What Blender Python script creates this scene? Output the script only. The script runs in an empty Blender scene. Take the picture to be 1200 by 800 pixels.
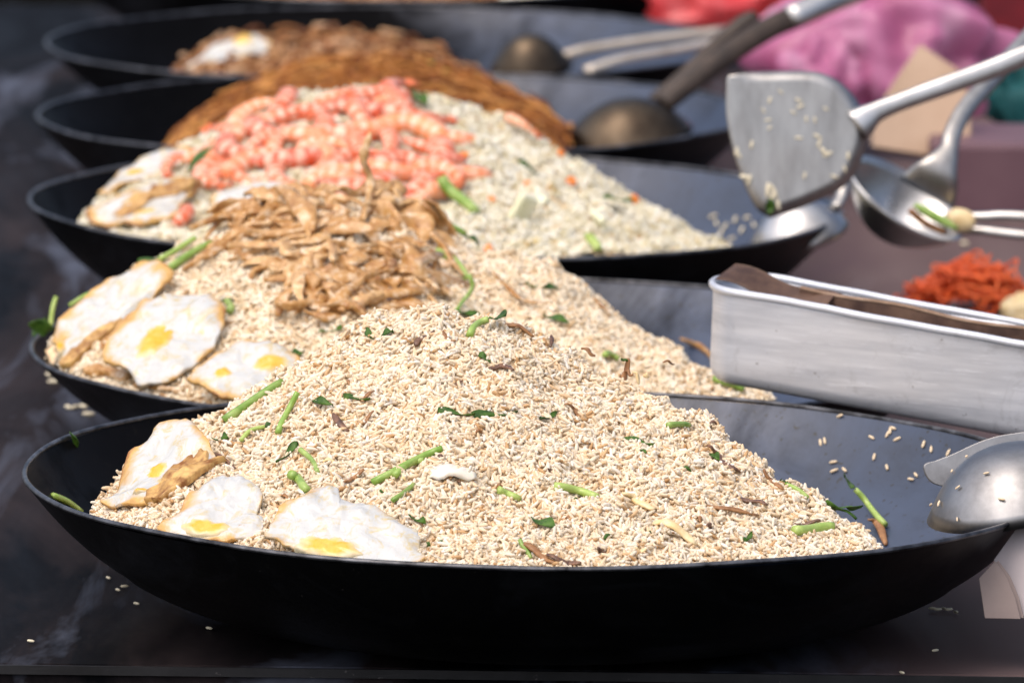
import bpy, math, random
import numpy as np
from mathutils import Vector, Matrix, Euler

random.seed(7)
rng = np.random.default_rng(11)
S = bpy.context.scene
COL = S.collection

# ------------------------------------------------------------------ camera model
F = 10000.0                      # focal length in photo pixels (300 mm on 36 mm)
PITCH, ROLL = math.radians(8.5), 0.012
CAM = np.array([0.0, 0.0, 1.055])
FWD = np.array([0, math.cos(PITCH), -math.sin(PITCH)])
UPV = np.array([0, math.sin(PITCH), math.cos(PITCH)])
RGT = np.array([1.0, 0, 0])

def ray(px, py):
    du, dv = px - 600.0, py - 400.0
    c, s = math.cos(ROLL), math.sin(ROLL)
    u, v = c * du + s * dv, -s * du + c * dv
    return FWD + RGT * (u / F) - UPV * (v / F)

def at(px, py, Y):
    d = ray(px, py)
    return CAM + d * (Y / d[1])

def atz(px, py, z):
    d = ray(px, py)
    return CAM + d * ((z - CAM[2]) / d[2])

def unit(v):
    v = np.asarray(v, float)
    return v / (np.linalg.norm(v) + 1e-12)

# ------------------------------------------------------------------ numpy noise
def _hash(i, j, k, seed):
    h = (i * 374761393 + j * 668265263 + k * 2147483647 + seed * 974634777) & 0xFFFFFFFF
    h = ((h ^ (h >> 13)) * 1274126177) & 0xFFFFFFFF
    return ((h ^ (h >> 16)) & 0xFFFF) / 32767.5 - 1.0

def vnoise(P, freq, seed=0):
    P = np.asarray(P, float) * freq + 100.0
    I = np.floor(P).astype(np.int64)
    f = P - I
    f = f * f * (3 - 2 * f)
    out = 0
    for a in (0, 1):
        wa = f[:, 0] if a else 1 - f[:, 0]
        for b in (0, 1):
            wb = f[:, 1] if b else 1 - f[:, 1]
            for c in (0, 1):
                wc = f[:, 2] if c else 1 - f[:, 2]
                out = out + wa * wb * wc * _hash(I[:, 0] + a, I[:, 1] + b, I[:, 2] + c, seed)
    return out

def fbm(P, freq, octv=3, seed=0):
    r, a = 0, 1.0
    for o in range(octv):
        r = r + a * vnoise(P, freq * 2 ** o, seed + o)
        a *= 0.5
    return r

def xy0(x, y):
    return np.stack([np.ravel(x), np.ravel(y), np.zeros(np.size(x))], 1)

# ------------------------------------------------------------------ objects
def tag(o, label=None, cat=None, group=None, kind=None):
    if label: o['label'] = label
    if cat: o['category'] = cat
    if group: o['group'] = group
    if kind: o['kind'] = kind
    return o

def link(name, me, parent=None):
    o = bpy.data.objects.new(name, me)
    COL.objects.link(o)
    if parent: o.parent = parent
    return o

def mesh(name, V, Fc, mat, smooth=True, attrs=None):
    me = bpy.data.meshes.new(name)
    V = np.asarray(V, float)
    me.from_pydata(V.tolist(), [], [tuple(int(i) for i in f) for f in Fc])
    for m in (mat if isinstance(mat, (list, tuple)) else [mat]):
        me.materials.append(m)
    if attrs:
        for k, a in attrs.items():
            at_ = me.attributes.new(k, 'FLOAT', 'POINT')
            at_.data.foreach_set('value', np.asarray(a, np.float32))
    if smooth:
        me.polygons.foreach_set('use_smooth', [True] * len(me.polygons))
    me.update()
    return me

def obj(name, V, Fc, mat, parent=None, smooth=True, attrs=None):
    return link(name, mesh(name, V, Fc, mat, smooth, attrs), parent)

def empty(name, loc):
    o = bpy.data.objects.new(name, None)
    o.location = Vector(loc)
    o.empty_display_size = 0.02
    COL.objects.link(o)
    return o

def kid(name, V, Fc, mat, parent, smooth=True, attrs=None):
    """child mesh given in world coordinates, root is an unrotated empty or mesh at its location"""
    V = np.asarray(V, float) - np.array(parent.location)
    return obj(name, V, Fc, mat, parent, smooth, attrs)

def solo(name, V, Fc, mat, smooth=True, attrs=None):
    """top-level mesh in world coordinates with its origin at the lowest centre"""
    V = np.asarray(V, float)
    c = np.array([(V[:, 0].min() + V[:, 0].max()) / 2, (V[:, 1].min() + V[:, 1].max()) / 2, V[:, 2].min()])
    o = obj(name, V - c, Fc, mat, None, smooth, attrs)
    o.location = Vector(c)
    return o

def fast_mesh(name, V, quads, tris, mats, mat_idx=None):
    me = bpy.data.meshes.new(name)
    V = np.ascontiguousarray(V, np.float32)
    nq, nt = len(quads), len(tris)
    loops = np.concatenate([quads.ravel(), tris.ravel()]).astype(np.int32)
    starts = np.concatenate([np.arange(nq) * 4, nq * 4 + np.arange(nt) * 3]).astype(np.int32)
    me.vertices.add(len(V)); me.vertices.foreach_set('co', V.ravel())
    me.loops.add(len(loops)); me.loops.foreach_set('vertex_index', loops)
    me.polygons.add(nq + nt); me.polygons.foreach_set('loop_start', starts)
    try:
        me.polygons.foreach_set('loop_total', np.concatenate([np.full(nq, 4), np.full(nt, 3)]).astype(np.int32))
    except Exception:
        pass
    for m in mats: me.materials.append(m)
    if mat_idx is not None:
        me.polygons.foreach_set('material_index', np.asarray(mat_idx, np.int32))
    me.polygons.foreach_set('use_smooth', np.ones(nq + nt, bool))
    me.update(calc_edges=True)
    me.validate()
    return me

# ------------------------------------------------------------------ shape makers
def lathe(prof, n=96):
    V, Fc = [], []
    for (r, z) in prof:
        for i in range(n):
            a = 2 * math.pi * i / n
            V.append((r * math.cos(a), r * math.sin(a), z))
    m = len(prof)
    for j in range(m - 1):
        for i in range(n):
            k = (i + 1) % n
            Fc.append((j * n + i, j * n + k, (j + 1) * n + k, (j + 1) * n + i))
    return np.array(V), Fc

def sweep(path, ra, rb=None, n=8, up=(0, 0, 1), cap=True, power=1.0):
    """tube along path; ra = half width, rb = half thickness along 'up'"""
    P = np.asarray(path, float); m = len(P)
    ra = np.broadcast_to(np.asarray(ra, float), (m,)); rb = ra if rb is None else np.broadcast_to(np.asarray(rb, float), (m,))
    T = np.gradient(P, axis=0); T /= np.linalg.norm(T, axis=1)[:, None] + 1e-12
    up = np.broadcast_to(np.asarray(up, float), (m, 3))
    B = np.cross(T, up); B /= np.linalg.norm(B, axis=1)[:, None] + 1e-9
    N = np.cross(B, T)
    a = np.linspace(0, 2 * math.pi, n, endpoint=False)
    ca, sa = np.cos(a), np.sin(a)
    if power != 1.0:
        ca = np.sign(ca) * np.abs(ca) ** power; sa = np.sign(sa) * np.abs(sa) ** power
    V = (P[:, None] + B[:, None] * (ra[:, None] * ca[None])[..., None] + N[:, None] * (rb[:, None] * sa[None])[..., None]).reshape(-1, 3)
    Fc = []
    for j in range(m - 1):
        for i in range(n):
            k = (i + 1) % n
            Fc.append((j * n + i, j * n + k, (j + 1) * n + k, (j + 1) * n + i))
    if cap:
        Fc.append(tuple(range(n))[::-1]); Fc.append(tuple((m - 1) * n + i for i in range(n)))
    return V, Fc

def join(*parts):
    V, Fc, o = [], [], 0
    for v, f in parts:
        V.append(np.asarray(v, float)); Fc += [tuple(i + o for i in q) for q in f]; o += len(v)
    return np.concatenate(V), Fc

def smooth_path(pts, n):
    P = np.asarray(pts, float)
    if len(P) == 2:
        t = np.linspace(0, 1, n)[:, None]
        return P[0] * (1 - t) + P[1] * t
    Q = np.vstack([2 * P[0] - P[1], P, 2 * P[-1] - P[-2]])
    out = []
    for s in np.linspace(0, len(P) - 1 - 1e-6, n):
        i = int(s); t = s - i
        a, b, c, d = Q[i], Q[i + 1], Q[i + 2], Q[i + 3]
        out.append(0.5 * ((2 * b) + (c - a) * t + (2 * a - 5 * b + 4 * c - d) * t * t + (3 * b - a - 3 * c + d) * t ** 3))
    return np.array(out)

def closed_path(pts, n):
    P = np.asarray(pts, float); m = len(P); out = []
    for s in np.linspace(0, m, n, endpoint=False):
        i = int(s); t = s - i
        a, b, c, d = P[(i - 1) % m], P[i % m], P[(i + 1) % m], P[(i + 2) % m]
        out.append(0.5 * ((2 * b) + (c - a) * t + (2 * a - 5 * b + 4 * c - d) * t * t + (3 * b - a - 3 * c + d) * t ** 3))
    return np.array(out)

def box(c, sx, sy, sz, rot=None):
    V = np.array([(x, y, z) for x in (-.5, .5) for y in (-.5, .5) for z in (-.5, .5)]) * (sx, sy, sz)
    if rot is not None: V = V @ np.asarray(rot).T
    V = V + np.asarray(c)
    return V, [(0, 1, 3, 2), (4, 6, 7, 5), (0, 4, 5, 1), (2, 3, 7, 6), (0, 2, 6, 4), (1, 5, 7, 3)]

def frame(axis, side=(1, 0, 0)):
    z = unit(axis); x = unit(np.asarray(side) - z * np.dot(side, z)); y = np.cross(z, x)
    return np.stack([x, y, z], 1)

# ------------------------------------------------------------------ materials
def mat(name):
    m = bpy.data.materials.new(name); m.use_nodes = True
    nt = m.node_tree
    return m, nt, nt.nodes['Principled BSDF']

def node(nt, typ, **kw):
    n = nt.nodes.new(typ)
    for k, v in kw.items():
        if k in n.inputs: n.inputs[k].default_value = v
        else: setattr(n, k, v)
    return n

def noise(nt, scale, detail=4, rough=.55, coord='Object', dist=0, sc3=None):
    tc = nt.nodes.new('ShaderNodeTexCoord')
    n = node(nt, 'ShaderNodeTexNoise', Scale=scale, Detail=detail, Roughness=rough, Distortion=dist)
    if sc3:
        mp = nt.nodes.new('ShaderNodeMapping'); mp.inputs['Scale'].default_value = sc3
        nt.links.new(tc.outputs[coord], mp.inputs[0]); nt.links.new(mp.outputs[0], n.inputs['Vector'])
    else:
        nt.links.new(tc.outputs[coord], n.inputs['Vector'])
    return n.outputs['Fac']

def ramp(nt, src, stops, interp='LINEAR'):
    r = nt.nodes.new('ShaderNodeValToRGB'); r.color_ramp.interpolation = interp
    el = r.color_ramp.elements
    while len(el) < len(stops): el.new(0.5)
    for e, (p, c) in zip(el, stops):
        e.position = p
        e.color = (c, c, c, 1) if isinstance(c, (int, float)) else (*c, 1)
    nt.links.new(src, r.inputs[0])
    return r.outputs[0]

def mix(nt, fac, a, b):
    m = nt.nodes.new('ShaderNodeMix'); m.data_type = 'RGBA'
    for s, i in ((fac, 0), (a, 6), (b, 7)):
        if isinstance(s, (int, float)): m.inputs[i].default_value = s
        elif isinstance(s, tuple): m.inputs[i].default_value = (*s, 1)
        else: nt.links.new(s, m.inputs[i])
    return m.outputs[2]

def setin(nt, b, key, v):
    if isinstance(v, (int, float)): b.inputs[key].default_value = v
    elif isinstance(v, tuple): b.inputs[key].default_value = (*v, 1)
    else: nt.links.new(v, b.inputs[key])

def bump(nt, b, h, strength=.3, dist=.002):
    n = node(nt, 'ShaderNodeBump', Strength=strength, Distance=dist)
    nt.links.new(h, n.inputs['Height']); nt.links.new(n.outputs[0], b.inputs['Normal'])

def attr(nt, name):
    a = nt.nodes.new('ShaderNodeAttribute'); a.attribute_name = name
    return a.outputs['Fac']

def objrand(nt):
    return nt.nodes.new('ShaderNodeObjectInfo').outputs['Random']

def simple(name, col, rough=.5, spec=.5, metal=0, var=None, vscale=60, bumpk=0, bscale=200, sss=0, coord='Object'):
    m, nt, b = mat(name)
    if var:
        c = mix(nt, ramp(nt, noise(nt, vscale, 5, .6, coord), [(.35, 0), (.65, 1)]), col, var)
    else: c = col
    setin(nt, b, 'Base Color', c)
    b.inputs['Roughness'].default_value = rough; b.inputs['Specular IOR Level'].default_value = spec
    b.inputs['Metallic'].default_value = metal
    if bumpk: bump(nt, b, noise(nt, bscale, 4, .6, coord), bumpk, .001)
    if sss:
        b.inputs['Subsurface Weight'].default_value = sss
        b.inputs['Subsurface Radius'].default_value = (.004, .0025, .0012); b.inputs['Subsurface Scale'].default_value = 1.0
    return m

def rice_mat(name, stops, sss=0):
    m, nt, b = mat(name)
    g = nt.nodes.new('ShaderNodeNewGeometry')
    c = ramp(nt, g.outputs['Random Per Island'], stops)
    big = ramp(nt, noise(nt, 14, 3, .6), [(.35, .86), (.7, 1.0)])
    mm = nt.nodes.new('ShaderNodeMix'); mm.data_type = 'RGBA'; mm.blend_type = 'MULTIPLY'; mm.inputs[0].default_value = .6
    nt.links.new(c, mm.inputs[6]); nt.links.new(big, mm.inputs[7])
    nt.links.new(mm.outputs[2], b.inputs['Base Color'])
    b.inputs['Roughness'].default_value = .42; b.inputs['Specular IOR Level'].default_value = .16
    if sss:      # cooked grains let light through
        tr = nt.nodes.new('ShaderNodeBsdfTranslucent'); ms = nt.nodes.new('ShaderNodeMixShader'); ms.inputs[0].default_value = sss
        nt.links.new(mm.outputs[2], tr.inputs['Color']); nt.links.new(b.outputs[0], ms.inputs[1]); nt.links.new(tr.outputs[0], ms.inputs[2])
        nt.links.new(ms.outputs[0], nt.nodes['Material Output'].inputs['Surface'])
    return m

M = {}
M['rice1'] = rice_mat('rice_tan', [(0, (.50, .28, .12)), (.035, (.70, .47, .25)), (.13, (.82, .64, .42)), (.5, (.86, .745, .56)), (.85, (.91, .82, .675)), (1, (.93, .88, .79))], .16)
M['rice2'] = rice_mat('rice_beige', [(0, (.45, .26, .12)), (.04, (.66, .48, .28)), (.4, (.79, .665, .475)), (.8, (.85, .76, .60)), (1, (.89, .83, .71))])
M['rice3'] = rice_mat('rice_white', [(0, (.55, .33, .12)), (.05, (.66, .58, .33)), (.3, (.70, .64, .48)), (.7, (.80, .77, .64)), (1, (.86, .85, .78))])
M['core1'] = simple('rice_core', (.88, .69, .46), .7, .2)
M['noodle'] = rice_mat('noodle_brown', [(0, (.12, .035, .01)), (.3, (.28, .095, .022)), (.7, (.44, .175, .04)), (1, (.62, .31, .09))])
M['corenoodle'] = simple('noodle_core', (.16, .06, .02), .7, .2)
M['mixed'] = rice_mat('fried_mix', [(0, (.10, .035, .015)), (.4, (.30, .12, .04)), (.7, (.45, .24, .10)), (1, (.62, .40, .24))])

def pan_mat(name, base, rough, spec, inner):
    m, nt, b = mat(name)
    n1 = noise(nt, 9, 6, .65, dist=.6)
    n2 = noise(nt, 90, 4, .6)
    n3 = noise(nt, 210, 2, .5)
    n4 = noise(nt, 5, 6, .7, dist=1.2)
    c = mix(nt, ramp(nt, n1, [(.40, 0), (.62, 1)]), base, tuple(min(1, x * 1.8) for x in base))
    sp_ = ramp(nt, n2, [(.3, spec * .8), (.6, spec)])
    if inner:   # sky reflection painted in: blue grey on the right half, left half kept black
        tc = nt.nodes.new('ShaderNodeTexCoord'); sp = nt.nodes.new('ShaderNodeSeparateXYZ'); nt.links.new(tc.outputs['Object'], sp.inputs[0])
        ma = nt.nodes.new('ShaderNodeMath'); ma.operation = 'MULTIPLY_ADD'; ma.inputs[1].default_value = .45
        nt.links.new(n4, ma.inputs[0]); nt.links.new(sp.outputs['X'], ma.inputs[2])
        sky_side = ramp(nt, ma.outputs[0], [(.24, 0), (.40, 1)])
        sky_tint = mix(nt, ramp(nt, n1, [(.35, 0), (.65, 1)]), (.015, .025, .050), (.034, .053, .102))
        c = mix(nt, sky_side, c, sky_tint)
        sp_ = mix(nt, sky_side, (spec * .05,) * 3, (spec * 1.8,) * 3)
    else:       # dusty grease film on the outer wall
        c = mix(nt, ramp(nt, noise(nt, 7, 7, .72, 'Object', 1.5), [(.52, 0), (.72, 1)]), c, (.011, .012, .015))
    c = mix(nt, ramp(nt, n3, [(.66, 0), (.70, 1)]), c, (.006, .006, .006))
    c = mix(nt, ramp(nt, noise(nt, 130, 4, .7), [(.70, 0), (.76, 1)]), c, (.06, .055, .05))
    setin(nt, b, 'Base Color', c)
    setin(nt, b, 'Roughness', ramp(nt, n1, [(.35, rough + .16), (.5, rough), (.7, rough + .07)]))
    setin(nt, b, 'Specular IOR Level', sp_)
    bump(nt, b, n2, .12, .0006)
    return m
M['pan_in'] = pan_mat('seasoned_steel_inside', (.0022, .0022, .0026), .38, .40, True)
M['pan_out'] = pan_mat('sooty_steel_outside', (.0022, .0022, .0026), .42, .25, False)
M['pan_rim'] = simple('worn_steel_rim', (.13, .135, .15), .34, .5, .6, (.012, .012, .014), 55)

def steel(name, col, rough, var, vs=40, stretch=None, metal=1):
    m, nt, b = mat(name)
    n1 = noise(nt, vs, 6, .65, sc3=stretch)
    n2 = noise(nt, 14, 4, .6)
    c = mix(nt, ramp(nt, n1, [(.35, 0), (.7, 1)]), col, var)
    if metal < 1:      # scuffs, smears and dark pits of long use
        c = mix(nt, ramp(nt, noise(nt, 26, 6, .75, 'Object', 1.2), [(.54, 0), (.72, .75)]), c, tuple(v * .62 for v in col))
        c = mix(nt, ramp(nt, noise(nt, 120, 3, .6), [(.68, 0), (.74, .8)]), c, (.13, .12, .12))
        c = mix(nt, ramp(nt, noise(nt, 60, 5, .7, sc3=(.4, .4, 6)), [(.58, 0), (.66, .5)]), c, tuple(min(1, v * 1.25) for v in col))
    setin(nt, b, 'Base Color', c); b.inputs['Metallic'].default_value = metal
    setin(nt, b, 'Roughness', ramp(nt, n2, [(.3, rough - .06), (.7, rough + .1)]))
    bump(nt, b, n1, .03, .0004)
    return m
M['alu'] = steel('dented_aluminium', (.66, .69, .75), .38, (.48, .51, .57), 34, (.3, .3, 4), .45)
M['steel'] = steel('scratched_stainless', (.43, .42, .405), .34, (.27, .26, .25), 60, (1, 1, .25))
M['steel_b'] = steel('bright_stainless', (.56, .555, .55), .30, (.36, .355, .35), 26)
M['steel_dull'] = steel('dull_grey_steel', (.31, .31, .315), .40, (.16, .16, .165), 28)
M['warm_steel'] = steel('warm_stained_steel', (.62, .56, .48), .4, (.42, .34, .25), 30, None, .7)
M['steel_old'] = steel('tarnished_ladle_steel', (.11, .085, .06), .34, (.03, .022, .017), 18)
M['dark_wood'] = simple('dark_worn_wood', (.028, .020, .016), .5, .35, 0, (.06, .042, .032), 50)
M['pale_wood'] = simple('pale_handle_wood', (.55, .42, .29), .5, .3, 0, (.40, .28, .17), 40)

def egg_mat():
    m, nt, b = mat('fried_egg_white')
    n1 = noise(nt, 75, 7, .75, 'Object', 1.1)
    n2 = noise(nt, 28, 4, .6, 'Object', .8)
    c = mix(nt, ramp(nt, n1, [(.50, 0), (.66, 1)]), (.52, .53, .52), (.52, .41, .19))
    e = attr(nt, 'crisp')
    ad = nt.nodes.new('ShaderNodeMath'); ad.operation = 'MULTIPLY_ADD'
    nt.links.new(n2, ad.inputs[0]); ad.inputs[1].default_value = 1.5
    nt.links.new(e, ad.inputs[2])
    br = ramp(nt, ad.outputs[0], [(1.0 / 2, 0), (1.0, 0)])
    sc = nt.nodes.new('ShaderNodeMath'); sc.operation = 'MULTIPLY'; sc.inputs[1].default_value = .5
    nt.links.new(ad.outputs[0], sc.inputs[0])
    t1 = ramp(nt, sc.outputs[0], [(.53, 0), (.66, 1)])
    t2 = ramp(nt, sc.outputs[0], [(.68, 0), (.82, 1)])
    c = mix(nt, ramp(nt, noise(nt, 150, 3, .6), [(.70, 0), (.76, 1)]), c, (.42, .20, .06))
    c = mix(nt, t1, c, (.58, .35, .11))
    c = mix(nt, t2, c, (.30, .12, .03))
    setin(nt, b, 'Base Color', c)
    b.inputs['Roughness'].default_value = .2; b.inputs['Specular IOR Level'].default_value = .5
    b.inputs['Subsurface Weight'].default_value = .0; b.inputs['Subsurface Radius'].default_value = (.003, .002, .0015); b.inputs['Subsurface Scale'].default_value = 1
    bump(nt, b, noise(nt, 230, 3, .6), .5, .0012)
    return m
M['egg'] = egg_mat()
def yolk_mat():
    m, nt, b = mat('fried_yolk')
    n1 = noise(nt, 70, 5, .65, 'Object', .8); n2 = noise(nt, 110, 4, .6)
    c = mix(nt, ramp(nt, n1, [(.40, 0), (.66, 1)]), (.70, .36, .015), (.70, .48, .10))
    ma = nt.nodes.new('ShaderNodeMath'); ma.operation = 'MULTIPLY_ADD'; ma.inputs[1].default_value = .6
    nt.links.new(n2, ma.inputs[0]); nt.links.new(attr(nt, 'rim'), ma.inputs[2])
    m7 = nt.nodes.new('ShaderNodeMath'); m7.operation = 'MULTIPLY'; m7.inputs[1].default_value = .7; nt.links.new(ma.outputs[0], m7.inputs[0])
    c = mix(nt, ramp(nt, m7.outputs[0], [(.58, 0), (.86, .85)]), c, (.62, .58, .42))
    setin(nt, b, 'Base Color', c); b.inputs['Roughness'].default_value = .22
    bump(nt, b, n2, .35, .001)
    return m
M['yolk'] = yolk_mat()
M['egg_brown'] = simple('browned_egg_underside', (.66, .42, .15), .4, .4, 0, (.22, .085, .02), 95, .7, 180)
def stem_mat():
    m, nt, b = mat('green_stem')
    c = ramp(nt, objrand(nt), [(0, (.10, .22, .02)), (.5, (.20, .36, .045)), (1, (.36, .48, .11))])
    c = mix(nt, ramp(nt, noise(nt, 60, 5, .65), [(.35, 0), (.7, .8)]), c, (.42, .52, .17))
    c = mix(nt, ramp(nt, noise(nt, 45, 3, .6, 'Object', .5), [(.60, 0), (.72, .8)]), c, (.07, .14, .015))
    setin(nt, b, 'Base Color', c); b.inputs['Roughness'].default_value = .27
    bump(nt, b, noise(nt, 260, 3, .6, sc3=(1, .2, 1)), .3, .0006)
    return m
M['stem'] = stem_mat()
M['leaf'] = simple('cooked_leaf', (.022, .060, .009), .4, .25, 0, (.075, .16, .02), 120, .5, 300)
M['brown_bit'] = simple('browned_shred', (.20, .085, .03), .4, .45, 0, (.36, .18, .07), 180, .4, 400)
M['dark_bit'] = simple('dark_mushroom_shred', (.07, .035, .025), .35, .5, 0, (.22, .11, .06), 220, .4, 400)
M['tan_flake'] = simple('tan_egg_flake', (.72, .52, .24), .4, .45, 0, (.80, .66, .40), 120, .4, 300)
M['white_flake'] = simple('egg_white_flake', (.66, .65, .61), .35, .45, 0, (.80, .74, .60), 90, .3, 250, .15)
M['carrot'] = simple('carrot_dice', (.80, .20, .025), .35, .5, 0, (.85, .30, .06), 90)
M['cabbage'] = simple('pale_cabbage', (.72, .72, .48), .4, .4, 0, (.80, .79, .62), 60)
def strip_mat():
    m, nt, b = mat('battered_fried_strip')
    n1 = noise(nt, 85, 6, .72); n2 = noise(nt, 300, 3, .6)
    c = ramp(nt, n1, [(.30, (.13, .045, .01)), (.42, (.38, .175, .045)), (.51, (.56, .32, .105)), (.62, (.80, .66, .48))])
    setin(nt, b, 'Base Color', mix(nt, .35, c, ramp(nt, objrand(nt), [(0, (.20, .075, .02)), (.5, (.42, .21, .07)), (1, (.72, .52, .30))])))
    b.inputs['Roughness'].default_value = .26
    bump(nt, b, n2, .5, .001)
    return m
M['strip'] = strip_mat()
def prawn_mat():
    m, nt, b = mat('cooked_prawn')
    t = attr(nt, 'along')
    mu = nt.nodes.new('ShaderNodeMath'); mu.operation = 'MULTIPLY'; mu.inputs[1].default_value = 6.0
    fr = nt.nodes.new('ShaderNodeMath'); fr.operation = 'FRACT'
    nt.links.new(t, mu.inputs[0]); nt.links.new(mu.outputs[0], fr.inputs[0])
    st = ramp(nt, fr.outputs[0], [(0, 0), (.15, 1), (.42, 1), (.70, 0)])
    red = ramp(nt, objrand(nt), [(0, (.60, .07, .015)), (.5, (.74, .15, .035)), (1, (.80, .30, .12))])
    am = ramp(nt, noise(nt, 70, 3, .6, 'Object', 1.0), [(.42, .25), (.60, 1)])
    mm = nt.nodes.new('ShaderNodeMath'); mm.operation = 'MAXIMUM'; nt.links.new(st, mm.inputs[0]); nt.links.new(am, mm.inputs[1])
    c = mix(nt, mm.outputs[0], (.88, .63, .49), red)
    c = mix(nt, ramp(nt, noise(nt, 90, 3), [(.55, 0), (.75, .6)]), c, (.86, .62, .52))
    setin(nt, b, 'Base Color', c)
    b.inputs['Roughness'].default_value = .28
    return m
M['prawn'] = prawn_mat()
M['prawn_tail'] = simple('prawn_tail_shell', (.66, .10, .03), .3, .5, 0, (.78, .24, .10), 120)
M['rubber'] = simple('orange_rubber', (.62, .085, .02), .45, .4, 0, (.72, .14, .03), 40)
M['cardboard'] = simple('stained_brown_board', (.050, .026, .019), .55, .3, 0, (.13, .075, .05), 35, .3, 120)
M['board_edge'] = simple('dry_board_edge', (.30, .21, .15), .7, .2, 0, (.18, .11, .07), 60)
M['kraft'] = simple('kraft_carton', (.50, .36, .26), .65, .25, 0, (.42, .29, .20), 14)
M['paper'] = simple('grey_brown_paper', (.30, .24, .22), .7, .2, 0, (.24, .19, .18), 20)
M['paper_pale'] = simple('pale_wrapping_paper', (.46, .41, .42), .6, .3, 0, (.38, .34, .35), 16)
M['string'] = simple('white_string', (.78, .75, .68), .7, .2)
M['teal'] = simple('teal_cloth', (.006, .055, .06), .6, .2, 0, (.01, .08, .085), 20)
M['mauve'] = simple('dusty_pink_plastic', (.15, .085, .10), .5, .25, 0, (.12, .065, .08), 12)
M['darkred'] = simple('dark_red_plastic', (.20, .012, .02), .4, .4, 0, (.12, .01, .016), 18)
def bag_mat(name, a, b_, c_):
    m, nt, b = mat(name)
    n1 = noise(nt, 8, 3, .5, 'Object', .8, (1, 1, .4))
    setin(nt, b, 'Base Color', ramp(nt, n1, [(.3, a), (.5, b_), (.68, c_)]))
    b.inputs['Roughness'].default_value = .3
    tr = nt.nodes.new('ShaderNodeBsdfTranslucent'); ms = nt.nodes.new('ShaderNodeMixShader'); ms.inputs[0].default_value = .35
    tr.inputs['Color'].default_value = (*c_, 1)
    nt.links.new(b.outputs[0], ms.inputs[1]); nt.links.new(tr.outputs[0], ms.inputs[2])
    nt.links.new(ms.outputs[0], nt.nodes['Material Output'].inputs['Surface'])
    return m
M['bag_pink'] = bag_mat('thin_pink_plastic', (.30, .02, .11), (.58, .20, .38), (.78, .56, .68))
M['bag_red'] = bag_mat('thin_red_plastic', (.55, .02, .03), (.72, .07, .08), (.80, .28, .28))

def table_mat():
    m, nt, b = mat('grimy_table_steel')
    n1 = noise(nt, 6, 6, .62, 'Object', .7, (1, .16, 1))
    n2 = noise(nt, 1.4, 3, .5, 'Object', .4)
    n3 = noise(nt, 30, 5, .65)
    n5 = noise(nt, 9, 5, .6, 'Object', 1.0, (1, .2, 1))
    tc = nt.nodes.new('ShaderNodeTexCoord'); sp = nt.nodes.new('ShaderNodeSeparateXYZ')
    nt.links.new(tc.outputs['Object'], sp.inputs[0])
    # the black burnt strip runs down the middle where the pans stand; bare brown paint at the right side
    side = nt.nodes.new('ShaderNodeMapRange'); side.inputs[1].default_value = .18; side.inputs[2].default_value = .34
    nt.links.new(sp.outputs['X'], side.inputs[0])
    c = mix(nt, ramp(nt, n1, [(.42, 0), (.66, 1)]), (.004, .004, .005), (.034, .026, .027))
    c = mix(nt, ramp(nt, n5, [(.52, 0), (.72, 1)]), c, (.088, .102, .140))  # cloudy bluish blotches paint sky reflections into the table colour
    c = mix(nt, side.outputs[0], c, mix(nt, ramp(nt, n5, [(.3, 0), (.7, 1)]), (.095, .065, .066), (.14, .102, .10)))
    setin(nt, b, 'Base Color', c)
    setin(nt, b, 'Roughness', ramp(nt, n5, [(.3, .38), (.7, .62)]))
    b.inputs['Specular IOR Level'].default_value = .015
    bump(nt, b, n3, .15, .001)
    return m
M['table'] = table_mat()

# ------------------------------------------------------------------ table
Vt, Ft = box((0.2, 7.6 + 5.583 - 5.6, -.02), 5.0, 4.0, .04)
tb = obj('table', Vt, Ft, M['table'], None, False)
bv = tb.modifiers.new('bevel', 'BEVEL'); bv.width = .003; bv.segments = 2
tag(tb, kind='structure')

Ve, Fe = box((0.2, 5.5815, -.0035), 5.0, .0024, .006)  # added strip; its grey stands for the highlight along the front edge
te = obj('edge_highlight_strip', Ve, Fe, steel('edge_highlight_grey', (.030, .030, .033), .6, (.008, .008, .009), 12, (1, 1, 1), .5), None, False)
tag(te, kind='structure')

# ------------------------------------------------------------------ pans
PAN = {  # xc, Yc, rim z, R, tilt x, tilt y
    1: (.0209, 5.785, .1001, .3582, -.001, .0076),
    2: (-.0159, 6.475, .0851, .3561, .006, .0075),
    3: (-.0659, 7.165, .1031, .3474, -.005, -.001),
    4: (-.1104, 7.85, .0959, .335, .0129, -.006),
    5: (-.1305, 8.53, .0839, .3444, .0077, -.0035),
    6: (-.150, 9.22, .088, .345, 0, 0)}
PANLABEL = {
    1: 'black steel pan nearest the table edge, holding the front rice mound',
    2: 'black steel pan second from the table edge, under the rice with brown fried strips',
    3: 'black steel pan under the pale rice topped with orange prawns',
    4: 'black steel pan holding the dark brown noodles and a tarnished ladle',
    5: 'black steel pan with pale metal handles and one egg on brown food',
    6: 'black steel pan farthest back, cut by the upper border of the photo'}
PROF = [(0, -1.0), (.30, -1.0), (.46, -.995), (.54, -.975), (.62, -.92), (.70, -.83), (.78, -.70), (.86, -.51), (.93, -.27), (.985, -.03)]

def pan_z(k, x, y):
    xc, Yc, zr, R, tx, ty = PAN[k]
    r = np.hypot(np.asarray(x) - xc, np.asarray(y) - Yc) / R
    d = zr - .004
    z = np.interp(r, [p[0] for p in PROF], [p[1] * d for p in PROF])
    z = np.where(r > .985, 5.0, z)
    return zr + z + tx * (np.asarray(x) - xc) + ty * (np.asarray(y) - Yc)

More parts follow.
